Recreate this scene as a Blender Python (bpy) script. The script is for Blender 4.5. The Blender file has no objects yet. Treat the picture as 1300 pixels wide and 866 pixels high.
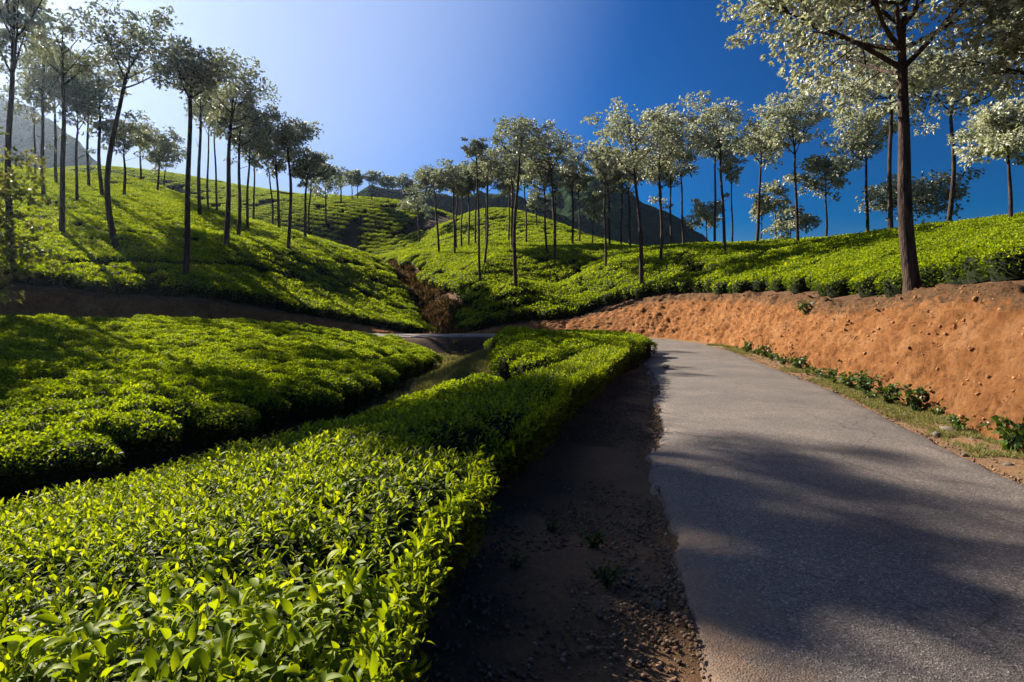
import bpy, math, random
import numpy as np
from mathutils import Vector, Matrix

# ------------------------------------------------------------------ camera, sky, sun
scene = bpy.context.scene
COL = scene.collection
CAM_H = 1.8
F = 722.0            # focal length in pixels of the 1300 px wide photograph
HORIZON = 390.0      # pixel row of the horizon
SUN_AZ = -50.0       # degrees clockwise from +Y (straight ahead)
SUN_EL = 31.0

cam_d = bpy.data.cameras.new('camera')
cam = bpy.data.objects.new('camera', cam_d)
COL.objects.link(cam)
cam.location = (0, 0, CAM_H)
cam.rotation_euler = (math.radians(90), 0, 0)
cam_d.sensor_width = 36.0
cam_d.lens = F / 1300.0 * 36.0
cam_d.shift_y = (HORIZON - 433.0) / 1300.0
cam_d.clip_start = 0.05
cam_d.clip_end = 3000
scene.camera = cam

world = bpy.data.worlds.new('World')
scene.world = world
world.use_nodes = True
sun_vec = Vector((math.sin(math.radians(SUN_AZ)) * math.cos(math.radians(SUN_EL)),
                  math.cos(math.radians(SUN_AZ)) * math.cos(math.radians(SUN_EL)),
                  math.sin(math.radians(SUN_EL))))


def build_world():
    nt = world.node_tree
    nt.nodes.clear()
    N = nt.nodes.new
    sky = N('ShaderNodeTexSky')
    sky.sky_type = 'NISHITA'
    sky.sun_disc = False
    sky.sun_elevation = math.radians(SUN_EL)
    sky.sun_rotation = math.radians(SUN_AZ)
    sky.altitude = 1600
    sky.air_density = 1.0
    sky.dust_density = 1.6
    sky.ozone_density = 4.0
    # the polarising filter of the photograph: darkest at right angles to the sun
    tc = N('ShaderNodeTexCoord')
    dot = N('ShaderNodeVectorMath'); dot.operation = 'DOT_PRODUCT'
    dot.inputs[1].default_value = sun_vec
    nt.links.new(tc.outputs['Generated'], dot.inputs[0])
    sq = N('ShaderNodeMath'); sq.operation = 'MULTIPLY'
    nt.links.new(dot.outputs['Value'], sq.inputs[0]); nt.links.new(dot.outputs['Value'], sq.inputs[1])
    pol = N('ShaderNodeMapRange')
    pol.inputs['From Min'].default_value = 0.0
    pol.inputs['From Max'].default_value = 0.8
    pol.inputs['To Min'].default_value = 0.40
    pol.inputs['To Max'].default_value = 1.0
    nt.links.new(sq.outputs[0], pol.inputs['Value'])
    hs = N('ShaderNodeHueSaturation')
    hs.inputs['Saturation'].default_value = 1.62
    hs.inputs['Hue'].default_value = 0.512
    nt.links.new(sky.outputs[0], hs.inputs['Color'])
    mul = N('ShaderNodeVectorMath'); mul.operation = 'SCALE'
    nt.links.new(hs.outputs[0], mul.inputs[0]); nt.links.new(pol.outputs[0], mul.inputs['Scale'])
    # thin high haze: a pale veil on the sun's side of the sky, even right round the sun
    veil = N('ShaderNodeMapRange'); veil.interpolation_type = 'SMOOTHSTEP'
    veil.inputs['From Min'].default_value = 0.56
    veil.inputs['From Max'].default_value = 0.965
    veil.inputs['To Min'].default_value = 0.0
    veil.inputs['To Max'].default_value = 0.97
    nt.links.new(dot.outputs['Value'], veil.inputs['Value'])
    vm = N('ShaderNodeMix'); vm.data_type = 'RGBA'
    nt.links.new(veil.outputs[0], vm.inputs['Factor'])
    nt.links.new(mul.outputs[0], vm.inputs['A'])
    vm.inputs['B'].default_value = (3.0, 3.85, 5.9, 1)
    bg = N('ShaderNodeBackground')
    bg.inputs['Strength'].default_value = 0.05
    out = N('ShaderNodeOutputWorld')
    nt.links.new(vm.outputs['Result'], bg.inputs['Color'])
    nt.links.new(bg.outputs[0], out.inputs['Surface'])


build_world()

sun_d = bpy.data.lights.new('sun', 'SUN')
sun_d.energy = 5.0
sun_d.angle = math.radians(0.45)
sun_d.color = (1.0, 0.90, 0.76)
sun = bpy.data.objects.new('sun', sun_d)
COL.objects.link(sun)
sun.rotation_euler = (-sun_vec).to_track_quat('-Z', 'Y').to_euler()
sun.location = (-30, 20, 40)

vs = scene.view_settings
vs.view_transform = 'Standard'
vs.look = 'None'
vs.gamma = 1.0
vs.exposure = 1.66
vs.use_curve_mapping = False
scene.render.engine = 'CYCLES'
cy = scene.cycles
cy.use_denoising = True
cy.max_bounces = 5
cy.diffuse_bounces = 2
cy.glossy_bounces = 1
cy.transmission_bounces = 3
cy.transparent_max_bounces = 4
cy.volume_bounces = 0
cy.caustics_reflective = False
cy.caustics_refractive = False

rng = np.random.default_rng(7)
R = math.radians


def at(px, py, d):
    """World point seen at a pixel of the photograph, d metres ahead of the camera."""
    return np.array([(px - 650.0) / F * d, d, CAM_H + (HORIZON - py) / F * d])


# ------------------------------------------------------------------ noise and helpers
def _hash(ix, iy, iz, seed):
    h = (ix * 374761393 + iy * 668265263 + iz * 2147483647 + seed * 974711) & 0xFFFFFFFF
    h = ((h ^ (h >> 13)) * 1274126177) & 0xFFFFFFFF
    h = h ^ (h >> 16)
    return (h & 0xFFFF) / 65535.0


def vnoise(p, seed=0):
    p = np.asarray(p, float)
    i = np.floor(p).astype(np.int64)
    f = p - i
    u = f * f * (3 - 2 * f)
    r = 0
    for dx in (0, 1):
        for dy in (0, 1):
            for dz in (0, 1):
                w = (u[:, 0] if dx else 1 - u[:, 0]) * (u[:, 1] if dy else 1 - u[:, 1]) * (u[:, 2] if dz else 1 - u[:, 2])
                r = r + w * _hash(i[:, 0] + dx, i[:, 1] + dy, i[:, 2] + dz, seed)
    return r * 2 - 1


def fbm(p, octv=4, seed=0, gain=0.5):
    p = np.asarray(p, float)
    a, r = 1.0, 0
    for k in range(octv):
        r = r + a * vnoise(p * 2 ** k + 17.3 * k, seed + k)
        a *= gain
    return r


def n2(x, y, s=1.0, octv=3, seed=0):
    return fbm(np.stack([np.ravel(x) * s, np.ravel(y) * s, np.zeros(np.size(x))], 1), octv, seed).reshape(np.shape(x))


def sstep(a, b, x):
    t = np.clip((np.asarray(x, float) - a) / (b - a), 0, 1)
    return t * t * (3 - 2 * t)


class TPS:
    def __init__(self, pts, lam=0.0):
        p = np.array(pts, float)
        self.c = p[:, :2] / 50.0
        n = len(p)
        K = self.k(self.c, self.c) + lam * np.eye(n)
        P = np.c_[np.ones(n), self.c]
        A = np.block([[K, P], [P.T, np.zeros((3, 3))]])
        self.w = np.linalg.solve(A, np.r_[p[:, 2], 0, 0, 0])

    @staticmethod
    def k(a, b):
        r2 = ((a[:, None, :] - b[None, :, :]) ** 2).sum(-1)
        return np.where(r2 > 1e-12, 0.5 * r2 * np.log(np.maximum(r2, 1e-12)), 0)

    def __call__(self, x, y):
        sh = np.shape(x)
        q = np.stack([np.ravel(x), np.ravel(y)], 1) / 50.0
        out = np.empty(len(q))
        for s in range(0, len(q), 20000):
            b = q[s:s + 20000]
            out[s:s + 20000] = self.k(b, self.c) @ self.w[:-3] + self.w[-3] + b @ self.w[-2:]
        return out.reshape(sh)


def mesh_obj(name, verts, faces, mat, parent=None, smooth=False, attrs=None, link=True):
    """One mesh object from arrays; faces is an (n,3) or (n,4) array or a list of such arrays."""
    me = bpy.data.meshes.new(name)
    verts = np.asarray(verts, np.float32)
    fl = faces if isinstance(faces, list) else [faces]
    fl = [np.asarray(f, np.int32) for f in fl if len(f)]
    loops = np.concatenate([f.ravel() for f in fl])
    tot = np.concatenate([np.full(len(f), f.shape[1], np.int32) for f in fl])
    start = np.r_[0, np.cumsum(tot)[:-1]].astype(np.int32)
    me.vertices.add(len(verts)); me.vertices.foreach_set('co', verts.ravel())
    me.loops.add(len(loops)); me.loops.foreach_set('vertex_index', loops)
    me.polygons.add(len(tot)); me.polygons.foreach_set('loop_start', start)
    try:
        me.polygons.foreach_set('loop_total', tot)
    except Exception:
        pass
    if smooth:
        me.polygons.foreach_set('use_smooth', np.ones(len(tot), bool))
    for k, v in (attrs or {}).items():
        v = np.asarray(v, np.float32)
        a = me.attributes.new(k, 'FLOAT_VECTOR' if v.ndim == 2 else 'FLOAT', 'POINT')
        a.data.foreach_set('vector' if v.ndim == 2 else 'value', v.ravel())
    me.update(calc_edges=True)
    me.validate()
    if mat is not None:
        me.materials.append(mat)
    o = bpy.data.objects.new(name, me)
    if link:
        COL.objects.link(o)
    if parent is not None:
        o.parent = parent
    return o


def empty(name, loc, label=None, cat=None, group=None):
    o = bpy.data.objects.new(name, None)
    o.empty_display_size = 0.3
    COL.objects.link(o)
    o.location = loc
    return tag(o, label, cat, group)


def tag(o, label=None, cat=None, group=None, kind=None):
    if label: o['label'] = label
    if cat: o['category'] = cat
    if group: o['group'] = group
    if kind: o['kind'] = kind
    return o


def grid_faces(nu, nv):
    a = np.arange(nu * nv).reshape(nu, nv)
    return np.stack([a[:-1, :-1].ravel(), a[1:, :-1].ravel(), a[1:, 1:].ravel(), a[:-1, 1:].ravel()], 1)


# ------------------------------------------------------------------ materials
def new_mat(name):
    m = bpy.data.materials.new(name)
    m.use_nodes = True
    nt = m.node_tree
    nt.nodes.clear()
    return m, nt, nt.nodes.new, nt.links.new


def ramp_node(N, stops):
    r = N('ShaderNodeValToRGB')
    e = r.color_ramp.elements
    while len(e) < len(stops):
        e.new(0.5)
    for i, (p, c) in enumerate(stops):
        e[i].position = p
        e[i].color = (*c, 1)
    return r


def leaf_mat(name, stops, trans_col, trans=0.35, rough=0.45, spec=0.35, back=None, rnd=0.25, attr='tint'):
    """Two-sided leaf: diffuse + gloss + light coming through; colour picked by the leaf's own tint."""
    m, nt, N, L = new_mat(name)
    at_ = N('ShaderNodeAttribute'); at_.attribute_name = attr
    oi = N('ShaderNodeObjectInfo')
    ad = N('ShaderNodeMath'); ad.operation = 'MULTIPLY_ADD'
    sub = N('ShaderNodeMath'); sub.operation = 'SUBTRACT'; sub.inputs[1].default_value = 0.5
    L(oi.outputs['Random'], sub.inputs[0])
    L(sub.outputs[0], ad.inputs[0]); ad.inputs[1].default_value = rnd
    L(at_.outputs['Fac'], ad.inputs[2])
    rp = ramp_node(N, stops)
    L(ad.outputs[0], rp.inputs[0])
    col = rp.outputs[0]
    if back is not None:
        g = N('ShaderNodeNewGeometry')
        mx = N('ShaderNodeMix'); mx.data_type = 'RGBA'
        L(g.outputs['Backfacing'], mx.inputs['Factor'])
        L(col, mx.inputs['A'])
        mx.inputs['B'].default_value = (*back, 1)
        col = mx.outputs['Result']
    pb = N('ShaderNodeBsdfPrincipled')
    pb.inputs['Roughness'].default_value = rough
    pb.inputs['Specular IOR Level'].default_value = spec
    L(col, pb.inputs['Base Color'])
    tr = N('ShaderNodeBsdfTranslucent')
    tm = N('ShaderNodeMix'); tm.data_type = 'RGBA'; tm.blend_type = 'MULTIPLY'
    tm.inputs['Factor'].default_value = 1.0
    L(rp.outputs[0], tm.inputs['A']); tm.inputs['B'].default_value = (*trans_col, 1)
    L(tm.outputs['Result'], tr.inputs['Color'])
    ms = N('ShaderNodeMixShader'); ms.inputs[0].default_value = trans
    L(pb.outputs[0], ms.inputs[1]); L(tr.outputs[0], ms.inputs[2])
    o = N('ShaderNodeOutputMaterial')
    L(ms.outputs[0], o.inputs['Surface'])
    return m


def plain_mat(name, c1, c2, scale=6.0, rough=0.9, bump=0.0, bscale=None, detail=5, spec=0.2, stretch=None):
    m, nt, N, L = new_mat(name)
    tc = N('ShaderNodeTexCoord')
    src = tc.outputs['Object']
    if stretch:
        mp = N('ShaderNodeMapping'); mp.inputs['Scale'].default_value = stretch
        L(src, mp.inputs['Vector']); src = mp.outputs[0]
    nz = N('ShaderNodeTexNoise'); nz.inputs['Scale'].default_value = scale; nz.inputs['Detail'].default_value = detail
    L(src, nz.inputs['Vector'])
    rp = ramp_node(N, [(0.32, c1), (0.68, c2)])
    L(nz.outputs['Fac'], rp.inputs[0])
    pb = N('ShaderNodeBsdfPrincipled')
    pb.inputs['Roughness'].default_value = rough
    pb.inputs['Specular IOR Level'].default_value = spec
    L(rp.outputs[0], pb.inputs['Base Color'])
    if bump:
        n3 = N('ShaderNodeTexNoise'); n3.inputs['Scale'].default_value = bscale or scale * 4; n3.inputs['Detail'].default_value = 6
        L(src, n3.inputs['Vector'])
        b = N('ShaderNodeBump'); b.inputs['Strength'].default_value = 1.0; b.inputs['Distance'].default_value = bump
        L(n3.outputs['Fac'], b.inputs['Height']); L(b.outputs[0], pb.inputs['Normal'])
    o = N('ShaderNodeOutputMaterial')
    L(pb.outputs[0], o.inputs['Surface'])
    return m


M = {}
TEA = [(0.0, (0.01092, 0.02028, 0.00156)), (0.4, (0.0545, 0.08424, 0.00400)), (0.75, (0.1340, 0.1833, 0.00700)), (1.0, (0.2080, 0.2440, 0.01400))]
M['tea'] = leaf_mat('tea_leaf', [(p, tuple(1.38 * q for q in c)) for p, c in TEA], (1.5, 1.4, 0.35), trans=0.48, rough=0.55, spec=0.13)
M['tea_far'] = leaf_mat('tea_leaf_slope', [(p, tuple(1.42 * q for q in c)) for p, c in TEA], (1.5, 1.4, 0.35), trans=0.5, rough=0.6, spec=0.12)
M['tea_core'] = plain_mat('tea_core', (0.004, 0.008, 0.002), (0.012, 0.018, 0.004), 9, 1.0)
M['oak'] = leaf_mat('silver_oak_leaf', [(0.0, (0.035, 0.050, 0.016)), (0.5, (0.14, 0.162, 0.072)), (1.0, (0.54, 0.545, 0.45))],
                    (1.1, 1.15, 0.65), trans=0.28, rough=0.5, spec=0.4, back=(0.62, 0.625, 0.56), rnd=0.1)
M['oak_young'] = leaf_mat('young_oak_leaf', [(0.0, (0.05, 0.07, 0.015)), (0.5, (0.15, 0.17, 0.04)), (1.0, (0.30, 0.30, 0.12))],
                          (1.3, 1.25, 0.4), trans=0.35, rough=0.5, spec=0.3, rnd=0.1)
M['bark'] = plain_mat('bark', (0.012, 0.008, 0.007), (0.080, 0.052, 0.038), 9, 0.95, 0.05, 20, detail=8, stretch=(1, 1, 0.22))
M['stem'] = plain_mat('tea_stem', (0.03, 0.02, 0.012), (0.08, 0.06, 0.04), 12, 0.9)
M['weed'] = leaf_mat('weed_leaf', [(0.0, (0.0156, 0.039, 0.0078)), (0.5, (0.0468, 0.0897, 0.0156)), (1.0, (0.1092, 0.1482, 0.0312))],
                     (1.3, 1.3, 0.5), trans=0.3)
M['grass'] = leaf_mat('verge_grass', [(0.0, (0.0702, 0.0936, 0.0234)), (0.5, (0.156, 0.156, 0.0546)), (1.0, (0.2808, 0.234, 0.1092))],
                      (1.2, 1.2, 0.6), trans=0.3, rough=0.7, spec=0.1)
M['brush'] = leaf_mat('dry_brush', [(0.0, (0.0273, 0.02184, 0.00936)), (0.5, (0.078, 0.04836, 0.02184)), (1.0, (0.156, 0.117, 0.0468))],
                      (1.2, 1.0, 0.6), trans=0.2, rough=0.8, spec=0.1)
M['stone'] = plain_mat('stone', (0.08, 0.066, 0.055), (0.24, 0.205, 0.165), 7, 0.9, 0.01, 30)
M['pebble'] = None


def pebble_mat():
    m, nt, N, L = new_mat('pebble')
    a = N('ShaderNodeAttribute'); a.attribute_name = 'tint'
    rp = ramp_node(N, [(0.0, (0.0936, 0.0585, 0.0351)), (0.45, (0.2028, 0.1287, 0.078)), (0.8, (0.2964, 0.195, 0.1209)), (1.0, (0.351, 0.2964, 0.2418))])
    L(a.outputs['Fac'], rp.inputs[0])
    pb = N('ShaderNodeBsdfPrincipled'); pb.inputs['Roughness'].default_value = 0.9
    pb.inputs['Specular IOR Level'].default_value = 0.2
    L(rp.outputs[0], pb.inputs['Base Color'])
    o = N('ShaderNodeOutputMaterial'); L(pb.outputs[0], o.inputs['Surface'])
    return m


M['pebble'] = pebble_mat()


def ground_mat():
    """Earth in four kinds, chosen by masks stored on the sheet: soil under tea, gravel shoulder, dry grass, red soil."""
    m, nt, N, L = new_mat('ground')
    tc = N('ShaderNodeTexCoord')

    def noise(s, d=6, rough=0.6):
        n = N('ShaderNodeTexNoise'); n.inputs['Scale'].default_value = s; n.inputs['Detail'].default_value = d
        n.inputs['Roughness'].default_value = rough
        L(tc.outputs['Object'], n.inputs['Vector'])
        return n.outputs['Fac']

    def mask(nm):
        a = N('ShaderNodeAttribute'); a.attribute_name = nm
        return a.outputs['Fac']

    def mix(f, a, b):
        x = N('ShaderNodeMix'); x.data_type = 'RGBA'
        L(f, x.inputs['Factor']); L(a, x.inputs['A']); L(b, x.inputs['B'])
        return x.outputs['Result']

    def rr(f, stops):
        r = ramp_node(N, stops); L(f, r.inputs[0]); return r.outputs[0]
    soil = rr(noise(3), [(0.3, (0.0273, 0.01716, 0.01092)), (0.7, (0.0702, 0.0429, 0.02496))])
    gravel = rr(noise(26, 8, 0.75), [(0.25, (0.0546, 0.0312, 0.01716)), (0.5, (0.1716, 0.0975, 0.05148)), (0.75, (0.312, 0.1872, 0.1014))])
    gravel2 = rr(noise(2.2, 5), [(0.35, (0.156, 0.1053, 0.0663)), (0.65, (0.2808, 0.156, 0.0741))])
    gm = N('ShaderNodeMix'); gm.data_type = 'RGBA'; gm.inputs['Factor'].default_value = 0.45
    L(gravel, gm.inputs['A']); L(gravel2, gm.inputs['B'])
    dry = rr(noise(9, 8, 0.7), [(0.3, (0.1092, 0.0975, 0.0351)), (0.6, (0.2028, 0.1716, 0.0702)), (0.8, (0.2808, 0.234, 0.1248))])
    red = rr(noise(4, 7, 0.7), [(0.3, (0.0468, 0.02652, 0.0156)), (0.55, (0.117, 0.06084, 0.0312)), (0.75, (0.1872, 0.1053, 0.0546))])
    c = mix(mask('gravel'), soil, gm.outputs['Result'])
    c = mix(mask('dry'), c, dry)
    c = mix(mask('red'), c, red)
    pb = N('ShaderNodeBsdfPrincipled'); pb.inputs['Roughness'].default_value = 0.95
    pb.inputs['Specular IOR Level'].default_value = 0.1
    L(c, pb.inputs['Base Color'])
    b = N('ShaderNodeBump'); b.inputs['Distance'].default_value = 0.03
    L(noise(30, 8, 0.8), b.inputs['Height']); L(b.outputs[0], pb.inputs['Normal'])
    o = N('ShaderNodeOutputMaterial'); L(pb.outputs[0], o.inputs['Surface'])
    return m


M['ground'] = ground_mat()


def asphalt_mat():
    m, nt, N, L = new_mat('asphalt')
    tc = N('ShaderNodeTexCoord')

    def noise(s, d=6, rough=0.6, stretch=None):
        n = N('ShaderNodeTexNoise'); n.inputs['Scale'].default_value = s; n.inputs['Detail'].default_value = d
        n.inputs['Roughness'].default_value = rough
        L(tc.outputs['Object'], n.inputs['Vector'])
        return n.outputs['Fac']

    def rr(f, stops):
        r = ramp_node(N, stops); L(f, r.inputs[0]); return r.outputs[0]
    # aggregate: small stones of differing greys
    vo = N('ShaderNodeTexVoronoi'); vo.inputs['Scale'].default_value = 95
    L(tc.outputs['Object'], vo.inputs['Vector'])
    sep = N('ShaderNodeSeparateColor'); L(vo.outputs['Color'], sep.inputs[0])
    agg = rr(sep.outputs[0], [(0.0, (0.0585, 0.0507, 0.04524)), (0.55, (0.1209, 0.103, 0.08892)), (0.92, (0.1794, 0.1529, 0.131)), (1.0, (0.312, 0.273, 0.234))])
    patch = rr(noise(0.8, 5, 0.55), [(0.3, (0.78, 0.78, 0.80)), (0.7, (1.25, 1.22, 1.2))])
    mu = N('ShaderNodeMix'); mu.data_type = 'RGBA'; mu.blend_type = 'MULTIPLY'; mu.inputs['Factor'].default_value = 1
    L(agg, mu.inputs['A']); L(patch, mu.inputs['B'])
    # earth carried on to the edges
    a = N('ShaderNodeAttribute'); a.attribute_name = 'dust'
    nd = noise(5, 8, 0.75)
    ad = N('ShaderNodeMath'); ad.operation = 'ADD'; L(a.outputs['Fac'], ad.inputs[0]); L(nd, ad.inputs[1])
    ds = rr(ad.outputs[0], [(0.72, (0, 0, 0)), (1.25, (1, 1, 1))])
    dc = rr(noise(60, 4), [(0.3, (0.117, 0.0741, 0.0468)), (0.7, (0.2652, 0.1755, 0.1131))])
    mx = N('ShaderNodeMix'); mx.data_type = 'RGBA'
    L(ds, mx.inputs['Factor']); L(mu.outputs['Result'], mx.inputs['A']); L(dc, mx.inputs['B'])
    # a few dark tar spots and fine cracks
    vc = N('ShaderNodeTexVoronoi'); vc.feature = 'DISTANCE_TO_EDGE'; vc.inputs['Scale'].default_value = 0.55
    dist = N('ShaderNodeMix'); dist.data_type = 'VECTOR'; dist.inputs['Factor'].default_value = 0.25
    n3 = N('ShaderNodeTexNoise'); n3.inputs['Scale'].default_value = 2.0; n3.inputs['Detail'].default_value = 6
    L(tc.outputs['Object'], n3.inputs['Vector']); L(tc.outputs['Object'], dist.inputs['A']); L(n3.outputs['Color'], dist.inputs['B'])
    L(dist.outputs['Result'], vc.inputs['Vector'])
    ck = rr(vc.outputs['Distance'], [(0.0, (0.55, 0.55, 0.55)), (0.006, (1, 1, 1))])
    m2 = N('ShaderNodeMix'); m2.data_type = 'RGBA'; m2.blend_type = 'MULTIPLY'; m2.inputs['Factor'].default_value = 1
    L(mx.outputs['Result'], m2.inputs['A']); L(ck, m2.inputs['B'])
    pb = N('ShaderNodeBsdfPrincipled'); pb.inputs['Roughness'].default_value = 0.72
    pb.inputs['Specular IOR Level'].default_value = 0.35
    L(m2.outputs['Result'], pb.inputs['Base Color'])
    b = N('ShaderNodeBump'); b.inputs['Distance'].default_value = 0.006; b.inputs['Strength'].default_value = 0.9
    L(vo.outputs['Distance'], b.inputs['Height']); L(b.outputs[0], pb.inputs['Normal'])
    o = N('ShaderNodeOutputMaterial'); L(pb.outputs[0], o.inputs['Surface'])
    return m


M['asphalt'] = asphalt_mat()


def bank_mat():
    m, nt, N, L = new_mat('bank_earth')
    tc = N('ShaderNodeTexCoord')

    def noise(s, d=6, rough=0.6, st=None):
        n = N('ShaderNodeTexNoise'); n.inputs['Scale'].default_value = s; n.inputs['Detail'].default_value = d
        n.inputs['Roughness'].default_value = rough
        src = tc.outputs['Object']
        if st:
            mp = N('ShaderNodeMapping'); mp.inputs['Scale'].default_value = st; L(src, mp.inputs['Vector']); src = mp.outputs[0]
        L(src, n.inputs['Vector'])
        return n.outputs['Fac']

    def rr(f, stops):
        r = ramp_node(N, stops); L(f, r.inputs[0]); return r.outputs[0]
    base = rr(noise(1.3, 8, 0.65), [(0.3, (0.156, 0.06084, 0.02028)), (0.5, (0.2964, 0.1287, 0.04524)), (0.7, (0.3666, 0.1872, 0.08424))])
    spot = rr(noise(9, 8, 0.7, (1, 1, 0.6)), [(0.34, (0.30, 0.26, 0.24)), (0.47, (0.9, 0.88, 0.85)), (0.55, (1, 1, 1)), (0.70, (1.3, 1.3, 1.3))])
    mu = N('ShaderNodeMix'); mu.data_type = 'RGBA'; mu.blend_type = 'MULTIPLY'; mu.inputs['Factor'].default_value = 0.85
    L(base, mu.inputs['A']); L(spot, mu.inputs['B'])
    a = N('ShaderNodeAttribute'); a.attribute_name = 'brow'     # humus and dry litter along the top edge
    nn = noise(5, 6, 0.7)
    ad = N('ShaderNodeMath'); ad.operation = 'ADD'; L(a.outputs['Fac'], ad.inputs[0]); L(nn, ad.inputs[1])
    f = rr(ad.outputs[0], [(0.85, (0, 0, 0)), (1.25, (1, 1, 1))])
    hum = rr(noise(22, 6, 0.7), [(0.3, (0.05, 0.028, 0.015)), (0.7, (0.21, 0.115, 0.056))])
    mx = N('ShaderNodeMix'); mx.data_type = 'RGBA'
    L(f, mx.inputs['Factor']); L(mu.outputs['Result'], mx.inputs['A']); L(hum, mx.inputs['B'])
    pb = N('ShaderNodeBsdfPrincipled'); pb.inputs['Roughness'].default_value = 0.95
    pb.inputs['Specular IOR Level'].default_value = 0.1
    L(mx.outputs['Result'], pb.inputs['Base Color'])
    b = N('ShaderNodeBump'); b.inputs['Distance'].default_value = 0.10; b.inputs['Strength'].default_value = 1.0
    L(noise(21, 9, 0.85), b.inputs['Height']); L(b.outputs[0], pb.inputs['Normal'])
    o = N('ShaderNodeOutputMaterial'); L(pb.outputs[0], o.inputs['Surface'])
    return m


M['bank'] = bank_mat()
M['clod'] = plain_mat('clod_earth', (0.10, 0.045, 0.018), (0.38, 0.20, 0.09), 0.9, 0.95, 0.0, detail=2, spec=0.1)
M['mountain'] = plain_mat('mountain_forest', (0.010, 0.022, 0.014), (0.040, 0.062, 0.030), 0.16, 1.0, 1.5, 0.5, detail=8, spec=0.0)

# ------------------------------------------------------------------ terrain
ROAD_PTS = np.array([(2.2, -22), (2.0, -12), (2.1, -4), (2.5, 1), (3.0, 4.5), (3.75, 7.5), (4.4, 10), (5.15, 13), (5.75, 16.2), (6.5, 20),
                     (7.15, 24), (7.35, 27.5), (6.7, 31), (4.6, 34), (1.5, 35.6), (-2, 36), (-5.5, 35.6), (-9, 34.2), (-13, 31.6),
                     (-18, 28.2), (-23.5, 24.2), (-30, 19), (-40, 12), (-55, 2)], float)


def catmull(P, n=24):
    P = np.asarray(P, float)
    Q = np.vstack([2 * P[0] - P[1], P, 2 * P[-1] - P[-2]])
    out = []
    for i in range(1, len(Q) - 2):
        t = np.linspace(0, 1, n, endpoint=False)[:, None]
        a, b, c, d = Q[i - 1], Q[i], Q[i + 1], Q[i + 2]
        out.append(0.5 * (2 * b + (c - a) * t + (2 * a - 5 * b + 4 * c - d) * t ** 2 + (3 * b - a - 3 * c + d) * t ** 3))
    out.append(P[-1:])
    return np.vstack(out)


def resample(C, step):
    s = np.r_[0, np.cumsum(np.linalg.norm(np.diff(C, axis=0), axis=1))]
    t = np.arange(0, s[-1], step)
    return np.stack([np.interp(t, s, C[:, k]) for k in range(C.shape[1])], 1)


ROAD = resample(catmull(ROAD_PTS), 0.2)
RT = np.gradient(ROAD, axis=0)
RT /= np.linalg.norm(RT, axis=1)[:, None]
RN = np.stack([RT[:, 1], -RT[:, 0]], 1)          # towards the outer, uphill side
HALF = 1.75


def road_z(x):
    return 0.95 * sstep(5, 26, -np.asarray(x, float))


def road_dist(x, y):
    sh = np.shape(x)
    q = np.stack([np.ravel(x), np.ravel(y)], 1)
    d = np.empty(len(q)); ix = np.empty(len(q), int)
    sub = ROAD[::2]
    for s in range(0, len(q), 20000):
        b = q[s:s + 20000]
        dd = ((b[:, None, :] - sub[None]) ** 2).sum(-1)
        j = dd.argmin(1)
        ix[s:s + 20000] = j * 2
        v = b - sub[j]
        d[s:s + 20000] = np.sqrt(dd[np.arange(len(b)), j]) * np.sign((v * RN[j * 2]).sum(1) + 1e-9)
    return d.reshape(sh), ix.reshape(sh)


# top of the tea, as read from the photograph: pixel column, row, metres ahead
HILL = [(1300, 303, 11.5), (1160, 345, 16), (1000, 358, 22.5), (900, 364, 31), (815, 364, 37), (745, 378, 41), (660, 389, 42), (590, 404, 43.5),
        (1300, 288, 16), (1300, 272, 24), (1160, 320, 21), (1200, 284, 29), (1131, 292, 32), (1101, 297, 34), (1047, 302, 38), (1014, 309, 37),
        (1000, 305, 42), (960, 309, 42), (921, 320, 38), (908, 311, 47), (869, 313, 50), (838, 330, 40), (803, 313, 55), (769, 337, 44),
        (751, 310, 58), (727, 311, 58), (703, 328, 50), (680, 287, 75), (668, 308, 62), (655, 347, 43), (651, 318, 56), (610, 341, 46),
        (614, 329, 50), (617, 310, 62), (594, 312, 64), (558, 320, 62), (577, 322, 60), (534, 308, 86),
        (570, 410, 43.5), (545, 378, 50), (515, 347, 58), (490, 327, 70), (620, 372, 47), (700, 364, 47), (560, 345, 55),
        (650, 265, 88), (700, 280, 78), (600, 268, 92), (740, 300, 66),
        (60, 350, 29), (150, 357, 31.5), (250, 368, 33), (350, 385, 35), (450, 400, 37.5), (520, 409, 39.5),
        (17, 312, 33), (78, 287, 40), (150, 316, 37), (235, 346, 34.5), (287, 311, 44), (302, 300, 49), (314, 293, 53), (254, 274, 54),
        (276, 268, 60), (365, 314, 47), (355, 290, 58), (387, 302, 56), (98, 255, 50), (131, 250, 54), (157, 247, 56), (56, 248, 50),
        (72, 233, 57), (200, 242, 66), (179, 228, 72), (40, 214, 65), (433, 312, 60), (480, 342, 54), (420, 345, 48), (345, 350, 41),
        (-60, 340, 27), (-60, 270, 40), (-80, 195, 62),
        (220, 264, 86), (345, 305, 80), (415, 283, 99), (400, 302, 95), (470, 314, 94), (447, 252, 113), (511, 256, 113), (300, 245, 115),
        (200, 228, 118), (540, 264, 111), (480, 285, 101), (100, 215, 118), (520, 312, 92)]
hp = [at(*h) for h in HILL]
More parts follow.
